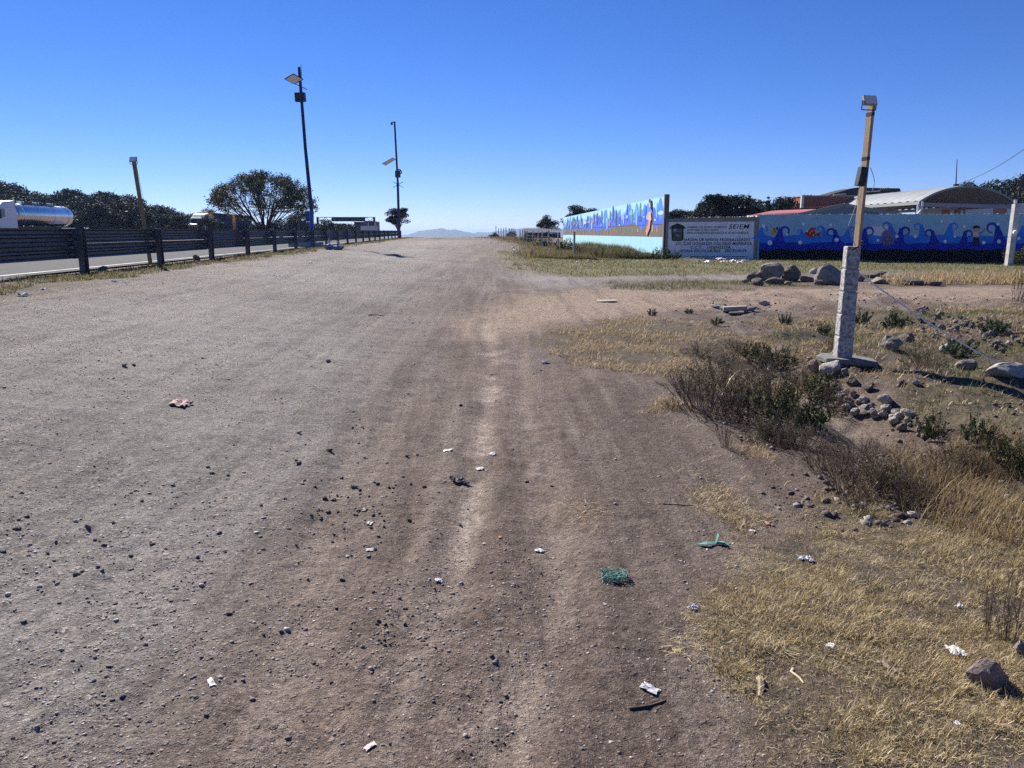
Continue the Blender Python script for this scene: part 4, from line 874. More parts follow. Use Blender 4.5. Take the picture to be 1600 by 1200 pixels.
def sign_wall():
    org = Vector((WA.x, WA.y, H1(WA.x, WA.y))); e = empty('sign_wall', org); tag(e, 'grey white lettered school wall with painted crest and black lettering', 'wall')
    fr = lambda u, v, w: wall_pt(u, v, w, org)
    zb = org.z-.3; zt = wall_uv(1040, 342)[1]
    m = MB(); m.plate([(U0, zb), (U1-.02, zb), (U1-.02, wall_uv(1180, 339)[1]), (U0, zt)], -.2, 0, fr); m.build('wall_core', M_plaster, e)
    a = wall_uv(1045, 347); b = wall_uv(1178.5, 346.2); c = wall_uv(1177.5, 401); m = MB(); m.plate([(a[0], zb), (c[0], zb), (b[0], b[1]), (a[0], a[1])], 0.001, .004, fr); m.build('painted_panel', M_signwall, e)
    # crumbling top course
    r = random.Random(4)
    for k in range(34):
        u = U0+.05+(U1-.15)*k/33; z = zt+(wall_uv(1180, 339)[1]-zt)*k/33; me = stone_mesh('coping_stone', 600+k % 6, 2, (1, .8, .6), .3, random.choice([MD, LT, DK])); o = link('coping_stone', me, None, e); o.location = fr(u, z+.02, -.1); s = r.uniform(.10, .22); o.scale = (s, s, s*.8); o.rotation_euler = (0, 0, r.uniform(0, 6))
    add_text(e, org, 'GOBIERNO DEL ESTADO DE MÉXICO', 1073, 1135.5, 356.4, 3.2, M_ink, bold=.022); add_text(e, org, 'SEIEM', 1138.5, 1171, 357.3, 7.2, M_ink, shear=.25, bold=.012)
    add_text(e, org, 'SECRETARÍA DE EDUCACIÓN', 1073, 1122, 360.7, 3.0, M_ink, bold=.022); add_text(e, org, 'SERVICIOS EDUCATIVOS INTEGRADOS AL ESTADO DE MÉXICO', 1073, 1170, 365.3, 3.2, M_ink, bold=.022)
    add_text(e, org, 'JARDÍN DE NIÑOS FEDERALIZADO', 1068, 1172, 376.5, 4.2, M_ink, bold=.026); add_text(e, org, 'LIC. LUIS DONALDO COLOSIO MURRIETA', 1056, 1175, 382.8, 4.4, M_ink, bold=.026)
    add_text(e, org, 'C.C.T.   15DJN2227A', 1079, 1142, 388.3, 4.2, M_ink, bold=.026); add_text(e, org, 'ZONA ESCOLAR:062   SECTOR:09', 1063, 1166.5, 394.0, 4.4, M_ink, bold=.026)
    # crest: a pavilion shaped top over a rounded shield
    def sh(pts, w0, w1, m_, nm, par): q = MB(); q.plate([wall_uv(x, y) for x, y in pts], w0, w1, fr); return q.build(nm, m_, par)
    cr = sh([(1049, 356.5), (1048, 358), (1046, 356.5), (1050, 352.5), (1056, 350), (1059, 348.8), (1062, 350), (1068, 352.5), (1072, 356.5), (1070, 358), (1068.5, 357), (1068, 374), (1066, 376.3), (1062, 376.6), (1059, 377.3), (1056, 376.6), (1051, 376.3), (1049.3, 374)], .004, .007, mat('crest_dark', (.030, .032, .024), .8), 'crest', e)
    sh([(1051.5, 357.5), (1059, 357), (1059, 363), (1051.5, 363.5)], .0075, .010, mat('crest_sky', (.16, .20, .26), .8), 'crest_field', cr); sh([(1052.5, 358.5), (1055.5, 357.8), (1057, 361), (1053, 361.5)], .0105, .012, mat('crest_white', (.42, .43, .42), .8), 'crest_volcano', cr)
    sh([(1059.4, 357), (1066.5, 357.5), (1066.5, 363.5), (1059.4, 363)], .0075, .010, mat('crest_steel', (.10, .12, .16), .8), 'crest_field', cr); sh([(1052, 364), (1066, 364), (1065.5, 374), (1059, 375.5), (1052.5, 374)], .0075, .010, mat('crest_green', (.085, .105, .045), .8), 'crest_field', cr)
    sh([(1056, 366.5), (1062, 366.5), (1062, 369.5), (1056, 369.5)], .0105, .012, mat('crest_stone', (.25, .25, .24), .8), 'crest_tablet', cr)
    add_text(e, org, 'LIBERTAD', 1056.6, 1061.4, 369.0, 1.4, M_ink, .013) if False else None
    # worn line of blue lettering low on the wall: too faded to read, kept as dashes of paint
    x = 1079
    while x < 1166:
        w = r.uniform(2, 5); sh([(x, 400.2), (x+w, 400.2), (x+w, 401.6), (x, 401.6)], .004, .0065, M_inkblue, 'faded_lettering', e); x += w+r.uniform(.8, 2)
sign_wall()
def mural_wall():
    org = WA+WD*U1; org.z = H1(org.x, org.y); e = empty('mural_wall', org); tag(e, 'long shaded wall painted with curling blue sea waves', 'wall')
    fr = lambda u, v, w: wall_pt(u, v, w, org)
    m = MB(); zb = org.z-.35; m.plate([(U1, zb), (U2, zb), (U2, wall_uv(1660, 334)[1]), (U1, wall_uv(1185, 335.5)[1])], -.2, 0.0, fr); m.build('wall_core', mat('mural_sky', (.30, .50, .63), .9, (.22, .39, .51), 1.1), e)
    Mm = mat('mural_mid_blue', (.035, .22, .74), .85, (.022, .15, .56), 1.3); Md = mat('mural_deep_blue', (.010, .032, .42), .85, (.007, .020, .29), 1.3); Mk = mat('mural_black', (.006, .006, .009), .9); Mb = mat('mural_bubble', (.68, .74, .80), .85); Mw = mat('mural_cloud', (.62, .62, .63), .85)
    def sh(pts, lay, m_, nm, par=None, raw=False):
        q = MB(); q.plate([wall_uv(x, y) for x, y in pts], .0022*lay+.0006, .0022*lay+.0018, fr); return q.build(nm, m_, par or e)
    def circ(x, y, r, n=14, sx=1): return [(x+sx*r*math.cos(2*math.pi*k/n), y+r*math.sin(2*math.pi*k/n)) for k in range(n)]
    A = lambda X, Y: (1180+X/7.27, 320+Y/7.27); B = lambda X, Y: (1380+X/7.27, 260+Y/7.27)
    def sea(level, bottom, amp, ph, m_, nm, lay):
        xs = np.linspace(1186, 1658, 80); sh([(x, bottom) for x in (1186, 1658)][::1]+[(x, level+amp*math.sin(x*.11+ph)+.5*amp*math.sin(x*.23+ph)) for x in xs[::-1]], lay, m_, nm)
    def wave(cx, cy, base, w, d, m_, lay):
        """a cresting wave: concave flanks rising to a neck that curls over"""
        h = base-cy; nk = .05*h+.6; bk, ft = w*1.75, w*.85; A_ = []; B_ = []
        for k in range(13): t = k/12; A_.append((cx-d*(bk-(bk-nk)*t**.75), base-h*.88*t**1.9)); B_.append((cx+d*(ft-(ft-nk)*t**.6), base-h*.88*t**2.6))
        L_, Rr = A_, B_
        r = max(3.4, .29*h); o = []; i = []; c0 = (cx+d*(r-nk), cy+r)
        for k in range(19):
            a = math.pi-k/18*math.pi*1.55; rr = r*(1-.38*k/18); th = 1.9*nk*(1-.70*k/18); ca, sa = math.cos(a), math.sin(a)
            o.append((c0[0]+d*rr*ca, c0[1]-rr*sa)); i.append((c0[0]+d*(rr-th)*ca, c0[1]-(rr-th)*sa))
        curl = o+i[::-1]
        sh(L_+Rr[::-1], lay, m_, 'wave'); sh(curl, lay+.35, m_, 'wave_curl')
    sh([(1349+k, y) for k, y in ((0, 362), (6, 356), (14, 354), (22, 355), (30, 352), (38, 353), (43, 360), (46, 366), (30, 369), (8, 366))], 1, Mw, 'painted_cloud')
    sea(368.5, 396, 1.4, 0, Mm, 'painted_sea', 2)
    for x, y, w, d in [(*A(78, 232), 13, 1), (*A(525, 275), 12, -1), (*A(772, 232), 11, -1), (*A(1068, 238), 13, 1), (*A(1532, 186), 15, -1), (*B(432, 635), 12, -1), (*B(768, 630), 14, 1), (*B(1585, 660), 12, 1)]: wave(x, y, 373, w, d, Mm, 3)
    sea(379.5, 400, 1.2, 1.3, Md, 'painted_sea', 5)
    for x, y, w, d in [(*A(290, 232), 16, 1), (*A(905, 255), 14, -1), (*A(1250, 240), 14, 1), (*B(205, 675), 14, 1), (*B(560, 705), 13, -1), (*B(932, 712), 11, 1), (*B(1295, 625), 17, -1)]: wave(x, y, 384, w, d, Md, 6)
    sea(390, 415, 1.1, 2.2, Mk, 'painted_seabed', 8)
    for c, r in [(A(95, 240), 3), (A(167, 432), 3.8), (A(510, 428), 3.2), (A(925, 398), 3.3), (A(547, 218), 2.3), (A(855, 228), 2.4), (A(358, 335), 1.9), (A(1395, 403), 2.3), (B(155, 795), 2.6), (B(362, 795), 2.6), (B(702, 852), 2.6), (B(812, 797), 1.9), (B(665, 625), 2.3), (B(920, 683), 2.2), (B(1142, 865), 2.7), (B(1315, 852), 3.0), (B(1302, 655), 2.4), (B(290, 615), 1.8), (B(1540, 818), 2.6)]: sh(circ(*c, r), 9, Mb, 'painted_bubble')
    # striped orange fish
    Mo = mat('mural_orange', (.62, .30, .04), .85); Mbk = mat('mural_ink', (.02, .015, .02), .85); Mr = mat('mural_red', (.36, .02, .045), .85); My = mat('mural_yellow', (.60, .45, .05), .85)
    f = sh([A(180, 315), A(195, 280), A(225, 262), A(255, 262), A(250, 300), A(228, 325), A(220, 345), A(208, 325), A(195, 340)], 9, Mo, 'painted_fish'); sh([A(232, 258), A(262, 243), A(258, 285), A(245, 290)], 10, Mbk, 'fish_stripe', f); sh([A(205, 272), A(215, 266), A(235, 305), A(226, 310)], 10, Mbk, 'fish_stripe', f)
    f = sh([A(560, 330), A(580, 300), A(620, 285), A(665, 295), A(700, 325), A(745, 305), A(735, 340), A(742, 378), A(700, 345), A(660, 368), A(625, 375), A(585, 355)], 9, Mr, 'painted_fish'); sh([A(612, 285), A(632, 258), A(670, 256), A(695, 272), A(668, 296)], 9.5, mat('mural_red_fin', (.50, .03, .05), .85), 'fish_fin', f); sh(circ(*A(588, 298), 1.6), 10, Mb, 'fish_eye', f)
    for X, Y in ((625, 322), (662, 345), (645, 300), (690, 320)): sh(circ(*A(X, Y), 1.4), 10, My, 'fish_spot', f)
    # octopus
    Mo2 = mat('mural_violet', (.17, .14, .27), .85); c = A(1505, 360); f = sh(circ(c[0], c[1], 10.5, 18, .95), 10, Mo2, 'painted_octopus')
    for k in range(8):
        a = R(200+k*20); x0, y0 = c[0]+6*math.cos(a), c[1]-6*math.sin(a); x1, y1 = c[0]+(15+2*(k % 2))*math.cos(a), c[1]-(17)*math.sin(a)+1; nx, ny = -(y1-y0), x1-x0; ln = math.hypot(nx, ny); nx /= ln; ny /= ln
        sh([(x0+nx*2.4, y0+ny*2.4), ((x0+x1)/2+nx*1.5+1, (y0+y1)/2+ny*1.5), (x1, y1), ((x0+x1)/2-nx*1.5+1, (y0+y1)/2-ny*1.5), (x0-nx*2.4, y0-ny*2.4)], 10.5, Mo2, 'octopus_arm', f)
    for X in (1480, 1525): sh(circ(*A(X, 372), 1.2), 11, Mbk, 'octopus_eye', f)
    # a small figure with hat and telescope
    Ms = mat('mural_skin', (.50, .30, .20), .85); f = sh([B(1020, 760), B(1050, 742), B(1080, 745), B(1090, 800), B(1022, 800)], 9, mat('mural_shirt', (.50, .48, .46), .85), 'painted_figure')
    sh([B(1022, 800), B(1088, 800), B(1098, 905), B(1068, 905), B(1058, 830), B(1045, 905), B(1010, 905)], 9.6, Mbk, 'figure_trousers', f); sh(circ(*B(1058, 722), 3.3), 9.8, Ms, 'figure_head', f); sh([B(1015, 708), B(1025, 680), B(1058, 668), B(1090, 680), B(1105, 708), B(1060, 700)], 10.4, Mbk, 'figure_hat', f)
    sh([B(1025, 798), B(1085, 798), B(1085, 812), B(1025, 812)], 10.2, Mr, 'figure_sash', f); sh([B(1085, 765), B(1155, 708), B(1162, 718), B(1090, 775)], 10, Mo2, 'figure_telescope', f)
    # rough white rubble along the top
    r = random.Random(9); pr = [stone_mesh('coping_stone', 640+k, 1, (1, .8, .5), .3, random.choice([LT, (.6, .58, .55)])) for k in range(6)]
    for k in range(120):
        x = r.uniform(1187, 1640); u, v = wall_uv(x, 335.4-.0032*(x-1185)); o = link('coping_stone', r.choice(pr), None, e); o.location = fr(u, v, -.05-.1*r.random()); s = r.uniform(.05, .16); o.scale = (s*1.3, s, s*.8); o.rotation_euler = (0, 0, r.uniform(0, 6))
    # white post standing at the wall
    b0 = at(1578, 396, 31.8); b0.z = H1(b0.x, b0.y); q = empty('white_post', b0); tag(q, 'whitewashed concrete post with a round lamp in front of the mural', 'post')
    t = at(1588, 319, 31.8)-b0; m = MB(); m.bar((0, 0, -.2), t, .22, .22, (0, -1, 0)); m.build('post_shaft', M_postwhite, q); m = MB(); m.tube([at(1586, 363, 31.55)-b0, at(1587, 363, 31.35)-b0], [.09, .07], 10); m.build('round_lamp', M_whitepaint, q)
    m = MB(); m.tube([t, t+Vector((.12, 0, .8)), t+Vector((.35, 0, 1.9))], .02, 5); m.build('iron_rod', M_dark, q)
    m = MB(); m.tube([at(1587, 316, 31.8)-b0-Vector((0, 0, .05)), at(1587, 312, 31.8)-b0], [.06, .06], 8); m.build('insulator', M_whitepaint, q)
mural_wall()

# ------------------------------------------------------------------ the sunlit mural running away
SA = at(1037, 364, 40.3); SB = at(880, 364, 96.0); SD = Vector((SB.x-SA.x, SB.y-SA.y, 0)); SLEN = SD.length; SD.normalize(); SN = Vector((-SD.y, SD.x, 0))
if SN.x > 0: SN = -SN
def side_wall():
    org = Vector((SA.x, SA.y, H1(SA.x, SA.y))); e = empty('side_mural_wall', org); tag(e, 'tall sunlit wall with bright blue underwater mural running into the distance', 'wall')
    fr = lambda u, v, w: SA+SD*u+SN*w+Vector((0, 0, v-SA.z))-org
    def vz(py): return at(1037, py, 40.3).z
    zt = vz(306.5); zb = org.z-.4; z_mid = vz(370); z_dk = vz(350)
    L = SLEN
    n = 18                                         # precast wall panels side by side
    Mw = mat('mural_pale_blue', (.30, .58, .72), .85, (.36, .64, .76), 1.5, stretch=(6, 6, .6))
    for k in range(n):
        u0 = L*k/n+.012; u1 = L*(k+1)/n-.012; m = MB(); m.plate([(u0, zb), (u1, zb), (u1, zt), (u0, zt)], -.14, 0, fr); m.build('wall_panel', Mw, e)
    m = MB(); m.box(fr(-.05, (zt+zb)/2+.03, -.08), (.24, .24, zt-zb+.12)); m.build('end_column', mat('dark_concrete', (.10, .095, .09), .9, (.16, .15, .14), 6), e)
    def band(f0, f1, w0, m_, nm, N=160):
        us = np.linspace(.15, L-.05, N*2); q = MB(); pts = [(u, f0(u)) for u in us]+[(u, f1(u)) for u in us[::-1]]; q.plate(pts, w0, w0+.002, fr); return q.build(nm, m_, e)
    nz = lambda u, s, sd_: float(fbm(np.array([u]), np.array([.5]), s, 2, sd_)[0]-.5)
    band(lambda u: vz(352)-.1+.5*nz(u, .5, 3), lambda u: vz(322)+1.5*nz(u, 1.0, 5), .002, mat('mural_sea', (.030, .19, .72), .8, (.05, .27, .80), .5), 'painted_sea')
    band(lambda u: vz(366), lambda u: vz(336)+1.5*nz(u, 1.2, 8), .005, mat('mural_deep_sea', (.016, .085, .62), .8, (.02, .12, .68), .6), 'painted_sea')
    band(lambda u: vz(370), lambda u: vz(352.5)+.8*nz(u, .5, 11), .008, mat('mural_sand', (.120, .082, .062), .85, (.155, .108, .08), 1), 'painted_seabed')
    m = MB(); m.plate([(0.1, vz(349.5)), (L, vz(349.5)), (L, vz(350.5)), (.1, vz(350.5))], .011, .013, fr); m.build('painted_line', mat('mural_line', (.01, .02, .12), .8), e)
    r = random.Random(12)
    cols = [mat('mural_p%d' % i, c, .85) for i, c in enumerate([(.42, .58, .74), (.36, .32, .12), (.34, .16, .18), (.08, .24, .14), (.05, .05, .12), (.34, .30, .50), (.16, .42, .74), (.02, .05, .40)])]
    def blob(u, v, ru, rv, m_, nm, lay, n=12): q = MB(); q.plate([(u+ru*math.cos(2*math.pi*k/n)*(1+.2*math.sin(3*k)), v+rv*math.sin(2*math.pi*k/n)) for k in range(n)], .014+lay*.0004, .0143+lay*.0004, fr); return q.build(nm, m_, e)
    for k in range(110):                             # swells, weed, coral and small fish painted along the wall
        u = .8+(L-1.5)*(k/110)+r.uniform(-.3, .3); t = k % 6
        if t == 0: blob(u, r.uniform(vz(345), vz(325)), r.uniform(.4, .8), r.uniform(.10, .22), cols[r.choice([0, 6, 2, 5, 7])], 'painted_fish', k)
        elif t in (1, 4): blob(u, vz(360)+r.uniform(-.05, .15), r.uniform(.08, .2), r.uniform(.10, .26), cols[r.choice([1, 2, 3, 3])], 'painted_coral', k)
        elif t == 2: blob(u, r.uniform(vz(345), vz(318)), r.uniform(.15, .5), r.uniform(.25, .7), cols[r.choice([6, 7, 7])], 'painted_swell', k)
        elif t == 3: blob(u, r.uniform(vz(348), vz(322)), r.uniform(.12, .3), r.uniform(.05, .1), cols[0], 'painted_bubble', k)
        else: blob(u, r.uniform(vz(340), vz(318)), r.uniform(.15, .35), r.uniform(.3, .6), cols[r.choice([4, 3, 6])], 'painted_weed', k)
    # swimming figure with dark hair near the front end
    def pv(px, py):
        d = Vector(ray(px, py)); o = Vector((0, 0, EYE)); t = (SA-o).dot(SN)/d.dot(SN); q = o+d*t; return ((q-SA).dot(SD), q.z)
    def sh(pts, lay, m_, nm, par): q = MB(); q.plate([pv(x, y) for x, y in pts], .06+.0022*lay-.04, .0615+.0022*lay-.04, fr); return q.build(nm, m_, par)
    sk = mat('figure_skin', (.62, .40, .30), .85); hr = mat('figure_hair', (.03, .02, .02), .85)
    f = sh([(1015.5, 331), (1018.5, 331), (1019.5, 344), (1015, 346), (1014, 338)], 20, sk, 'painted_figure', e); sh([(1015.5, 312), (1018, 310.5), (1019.5, 314), (1020, 330), (1018.2, 326), (1016, 322)], 21, hr, 'figure_hair', f); sh([(1015.8, 317), (1017.8, 317), (1018, 324), (1016, 324)], 22, sk, 'figure_face', f)
    sh([(1015, 344), (1018.5, 344), (1017, 357), (1014.5, 363), (1012, 369), (1010.5, 360), (1013.5, 356)], 21, mat('figure_tail', (.60, .24, .20), .85), 'figure_tail', f); sh([(1014, 333), (1015.2, 332), (1013.5, 343), (1012.5, 343)], 22, sk, 'figure_arm', f)
side_wall()

# ------------------------------------------------------------------ school roofs behind the wall
M_pink = mat('pink_roof_paint', (.62, .22, .22), .6, (.50, .18, .18), 2); M_zinc = mat('zinc_sheet', (.36, .375, .38), .6, (.28, .29, .295), .8); M_zincin = mat('zinc_inside', (.30, .31, .31), .6, metal=.2)
M_brick = mat('red_brick', (.30, .10, .065), .9, (.22, .075, .05), 6)
def corr(mb, a, b, c, d, n, amp):
    """ribbed sheet between edges a-b and d-c"""
    a, b, c, d = map(Vector, (a, b, c, d)); nn = (b-a).cross(d-a).normalized()
    if nn.z < 0: nn = -nn
    s = len(mb.v)
    for k in range(2*n+1):
        t = k/(2*n); o = nn*(amp if k % 2 else 0); mb.v.append(tuple(a.lerp(b, t)+o)); mb.v.append(tuple(d.lerp(c, t)+o))
    for k in range(2*n): mb.f.append((s+2*k, s+2*k+2, s+2*k+3, s+2*k+1))
def school():
    y = 43; b = at(1240, 364, y); org = Vector((b.x, y, H1(b.x, y))); e = empty('pink_roof_building', org); tag(e, 'low building with pink sheet roof and blue grey gable behind the mural', 'building')
    L = lambda px, py, yy: at(px, py, yy)-org
    m = MB(); corr(m, L(1168, 337.5, 43), L(1253, 334.5, 42.2), L(1338, 321.5, 44.5), L(1205, 330, 52), 26, .03); m.build('roof_sheet', M_pink, e)
    g0, g1, g2 = L(1246, 337, 42), L(1318, 321.2, 42), L(1408, 337.5, 42); m = MB(); th = Vector((0, .12, 0)); dn = Vector((0, 0, -1.2))
    m.add([g0, g1, g2, g2+dn, g0+dn]+[q+th for q in (g0, g1, g2, g2+dn, g0+dn)], [(0, 1, 2, 3, 4), (9, 8, 7, 6, 5), (0, 5, 6, 1), (1, 6, 7, 2)]); m.build('gable_wall', mat('gable_blue', (.13, .17, .20), .9), e)
    m = MB(); m.bar(g0+Vector((0, -.05, .03)), g1+Vector((0, -.05, .03)), .06, .2); m.bar(g1+Vector((0, -.05, .03)), g2+Vector((0, -.05, .03)), .06, .2); m.build('verge_board', mat('fibre_sheet', (.22, .21, .20), .9), e)
    m = MB(); corr(m, g1+Vector((0, 0, .05)), g2+Vector((0, 0, .05)), g2+Vector((-.3, 9, .05)), g1+Vector((-.3, 9, .05)), 12, .03); m.build('roof_sheet', mat('fibre_sheet', (.22, .21, .20), .9), e)
    m = MB(); m.box(L(1225, 352, 46)+Vector((0, 0, -.2)), (3.5, 3, 1.6)); m.build('wall', M_whitewall, e)
    # arched canopy
    y = 75; c0 = at(1437, 315, y); c1 = at(1588, 319, y); org = Vector((c0.x, y, H1(c0.x, y))); e = empty('arched_canopy', org); tag(e, 'silver barrel vaulted sheet canopy behind the mural wall', 'canopy')
    ax = Vector((-.035, 1, 0)).normalized(); ln = 26; cr = at(1512, 292, y); w = (c1-c0).length; ribs = 18; segs = 20
    def arc(t, k=0.0):
        h = cr.z-(c0.z+c1.z)/2; p = c0.lerp(c1, t); return p+Vector((0, 0, h*4*t*(1-t)*(1+.12*(1-4*t*(1-t)))))
    m = MB()
    for i in range(2*ribs+1):
        o = ax*(ln*i/(2*ribs)); lift = Vector((0, 0, .14 if i % 2 else 0))
        for k in range(segs+1): m.v.append(tuple(arc(k/segs)+o+lift-org))
    for i in range(2*ribs):
        for k in range(segs): a = i*(segs+1)+k; m.f.append((a, a+1, a+segs+2, a+segs+1))
    m.build('vault_sheet', M_zinc, e)
    m = MB(); m.tube([arc(k/segs)-org-ax*.08 for k in range(segs+1)], .10, 6); m.build('edge_arch', M_zincin, e)
    for s, cc in ((0, c0), (1, c1)):
        m = MB(); m.bar(cc-org+Vector((0, -.1, -.12)), cc+ax*ln-org+Vector((0, 0, -.12)), .22, .3); m.build('eaves_gutter', M_zincin, e)
        for k in range(4):
            q = cc+ax*(ln*k/3)-org; m = MB(); m.tube([q+Vector((-.1 if s == 0 else .1, 0, -.2)), Vector((q.x, q.y, -.3))], .13, 8); m.build('column', M_whitepaint, e)
    m = MB(); d0 = c0-org+Vector((.12, -.3, 0)); m.tube([d0, d0+Vector((0, 0, -.7)), d0+Vector((-.55, 0, -1.5)), d0+Vector((-.6, 0, -2.4))], .11, 8); m.build('downpipe', M_whitepaint, e)
    m = MB(); m.bar(c0-org+Vector((0, .3, -.25)), c1-org+Vector((0, .3, -.25)), .18, .35); m.build('tie_beam', M_zincin, e)
    # white and brick wall seen under the canopy
    y = 84; a = at(1436, 336, y); b = at(1640, 336, y); t0 = at(1436, 326, y).z; t1 = at(1640, 315, y).z; org = Vector((a.x, y, H1(a.x, y))); e = empty('classroom_wall', org); tag(e, 'white wall with bare brick patches under the arched canopy', 'wall')
    m = MB(); z0 = -1; m.plate([(0, z0), (b.x-a.x, z0), (b.x-a.x, t1-org.z), (0, t0-org.z)], 0, .25, lambda u, v, w: Vector((u, w, v))); m.build('wall_core', M_whitewall, e)
    for p0, p1 in ((1472, 1484), (1491, 1509), (1552, 1573)):
        x0 = at(p0, 330, y).x-a.x; x1 = at(p1, 330, y).x-a.x; k = (p0-1436)/204; tz = t0+(t1-t0)*k-org.z-.25; m = MB(); m.plate([(x0, .2), (x1, .2), (x1, tz), (x0, tz)], -.02, 0.0, lambda u, v, w: Vector((u, w, v))); m.build('brick_patch', mat('orange_brick', (.52, .24, .13), .9, (.44, .20, .11), 5), e)
    # brick building with unfinished flat roof
    y = 92; a = at(1254, 307, y); b = at(1335, 307, y); org = Vector(((a.x+b.x)/2, y, H1(a.x, y))); e = empty('brick_building', org); tag(e, 'red brick building with a white corner rising behind the pink roof', 'building')
    m = MB(); w = b.x-a.x; hh = a.z-org.z; m.box((0, 3, hh/2), (w, 6, hh)); m.build('wall', M_brick, e); m = MB(); m.box((-w/2-.03, -.05, hh/2), (.28, .3, hh+.1)); m.build('corner_column', M_whitewall, e); m = MB(); m.box((0, 3, hh+.06), (w+.2, 6.3, .12)); m.build('parapet', M_conc, e)
    y = 104; org = at(1350, 364, y); org.z = H1(org.x, y); e = empty('dark_roof_building', org); tag(e, 'dark roofed brick building highest behind the arched canopy', 'building')
    L = lambda px, py, yy=y: at(px, py, yy)-org
    m = MB(); q = [L(1290, 306), L(1330, 294.5), L(1338, 293), L(1406, 294.2), L(1408, 300), L(1345, 304), L(1318, 306)]; m.add(q+[p+Vector((0, 5, 0)) for p in q], [tuple(range(7)), tuple(reversed(range(7, 14)))]+[(i, (i+1) % 7, 7+(i+1) % 7, 7+i) for i in range(7)]); m.build('roof', mat('dark_roof', (.035, .032, .03), .9), e)
    m = MB(); m.box(((L(1345, 310).x+L(1400, 310).x)/2, 3, L(1345, 306).z/2), (5.2, 5, L(1345, 303).z)); m.build('wall', M_brick, e); m = MB(); m.bar(L(1302, 304.4, y-.3), L(1322, 303, y-.3), .12); m.bar(L(1345, 300, y-.3), L(1375, 298.2, y-.3), .14); m.build('roof_beam', M_whitewall, e)
    for k in range(4): q = MB(); q.box(L(1376+k*3.5, 296.5-.3*k, y-.2), (.2, .3, .35)); q.build('rebar_stub', mat('rebar', (.12, .09, .07), .9), e)
    # mast and overhead line
    y = 88; a = at(1493.5, 292, y); org = Vector((a.x, y, H1(a.x, y))); e = empty('mast', org); tag(e, 'thin radio mast standing behind the arched canopy', 'mast'); m = MB(); m.tube([(0, 0, 0), a-org, at(1495.5, 249, y)-org], [.07, .07, .035], 6); m.build('mast_tube', M_dark, e); m = MB(); m.box(at(1494, 290, y)-org, (.5, .3, .35)); m.build('mast_bracket', M_dark, e)
    m = MB(); p0 = at(1496, 288, y); p1 = at(1640, 205, 60); m.tube([p0.lerp(p1, t/10)-Vector((0, 0, .5*math.sin(math.pi*t/10))) for t in range(11)], .025, 4); o = m.build('overhead_cable', M_dark); tag(o, 'thin overhead cable slanting up to the right edge', 'cable')
school()
def far_shed():
    y = 112; a = at(820, 361, y); b = at(876, 361, y); org = Vector(((a.x+b.x)/2, y, H1(a.x, y))); e = empty('shed', org); tag(e, 'low dark shed with grey sheet roof behind the post fence', 'shed'); w = b.x-a.x; h = at(820, 363, y).z-org.z
    m = MB(); m.box((0, 2, h/2-.5), (w, 4, h+1)); m.build('wall', mat('shed_wall', (.05, .055, .08), .8), e); m = MB(); corr(m, (-w/2-.2, -.4, h), (w/2+.2, -.4, h+.1), (w/2+.2, 4.3, h+.6), (-w/2-.2, 4.3, h+.5), 16, .04); m.build('roof_sheet', mat('dull_sheet', (.10, .10, .12), .9, spec=.1), e); m = MB(); m.box((-w/2, -.1, h/2), (.3, .3, h+.3)); m.build('corner_post', M_whitewall, e)
far_shed()

# ------------------------------------------------------------------ post fence
FP = [(897.5, 38.5, 1.32, 0), (872, 52, 1.25, .01), (857, 60, 1.3, 0), (847.5, 65, 1.3, -.01), (838.5, 70, 1.3, .14), (831, 75, 1.3, .10), (823, 80, 1.25, .02), (816.4, 84, 1.35, 0), (812.5, 87, 1.3, 0), (804.6, 92, 1.3, 0), (801.6, 95, 1.35, 0), (798, 98, 1.3, .08), (795, 101, 1.3, .05), (790.6, 104, 1.35, 0), (787, 107, 1.3, 0), (783, 110, 1.3, 0), (779, 113, 1.3, 0), (775, 117, 1.7, 0)]
def fence():
    p0 = at(FP[0][0], 364, FP[0][1]); e = empty('post_fence', (p0.x, p0.y, H1(p0.x, p0.y))); tag(e, 'row of slim concrete fence posts strung with wire in weeds', 'fence'); org = Vector(e.location); tops = []
    for px, y, h, ln in FP:
        p = at(px, 364, y); z = H1(p.x, p.y); m = MB(); q = Vector((p.x, p.y, z))-org; t = q+Vector((ln*h, 0, h)); m.bar(q-Vector((0, 0, .3)), t, .10, .10); m.build('fence_post', mat('fence_concrete', (.42, .41, .385), .9, (.28, .27, .25), 4), e); tops.append((q, t))
    for k in (.45, .68, .9):
        for i in range(len(tops)-1):
            a = tops[i][0].lerp(tops[i][1], k); b = tops[i+1][0].lerp(tops[i+1][1], k); m = MB(); mid = a.lerp(b, .5)-Vector((0, 0, .04)); m.tube([a+Vector((-.06, 0, 0)), mid+Vector((-.06, 0, 0)), b+Vector((-.06, 0, 0))], .006, 3); m.build('fence_wire', M_wire, e)
fence()

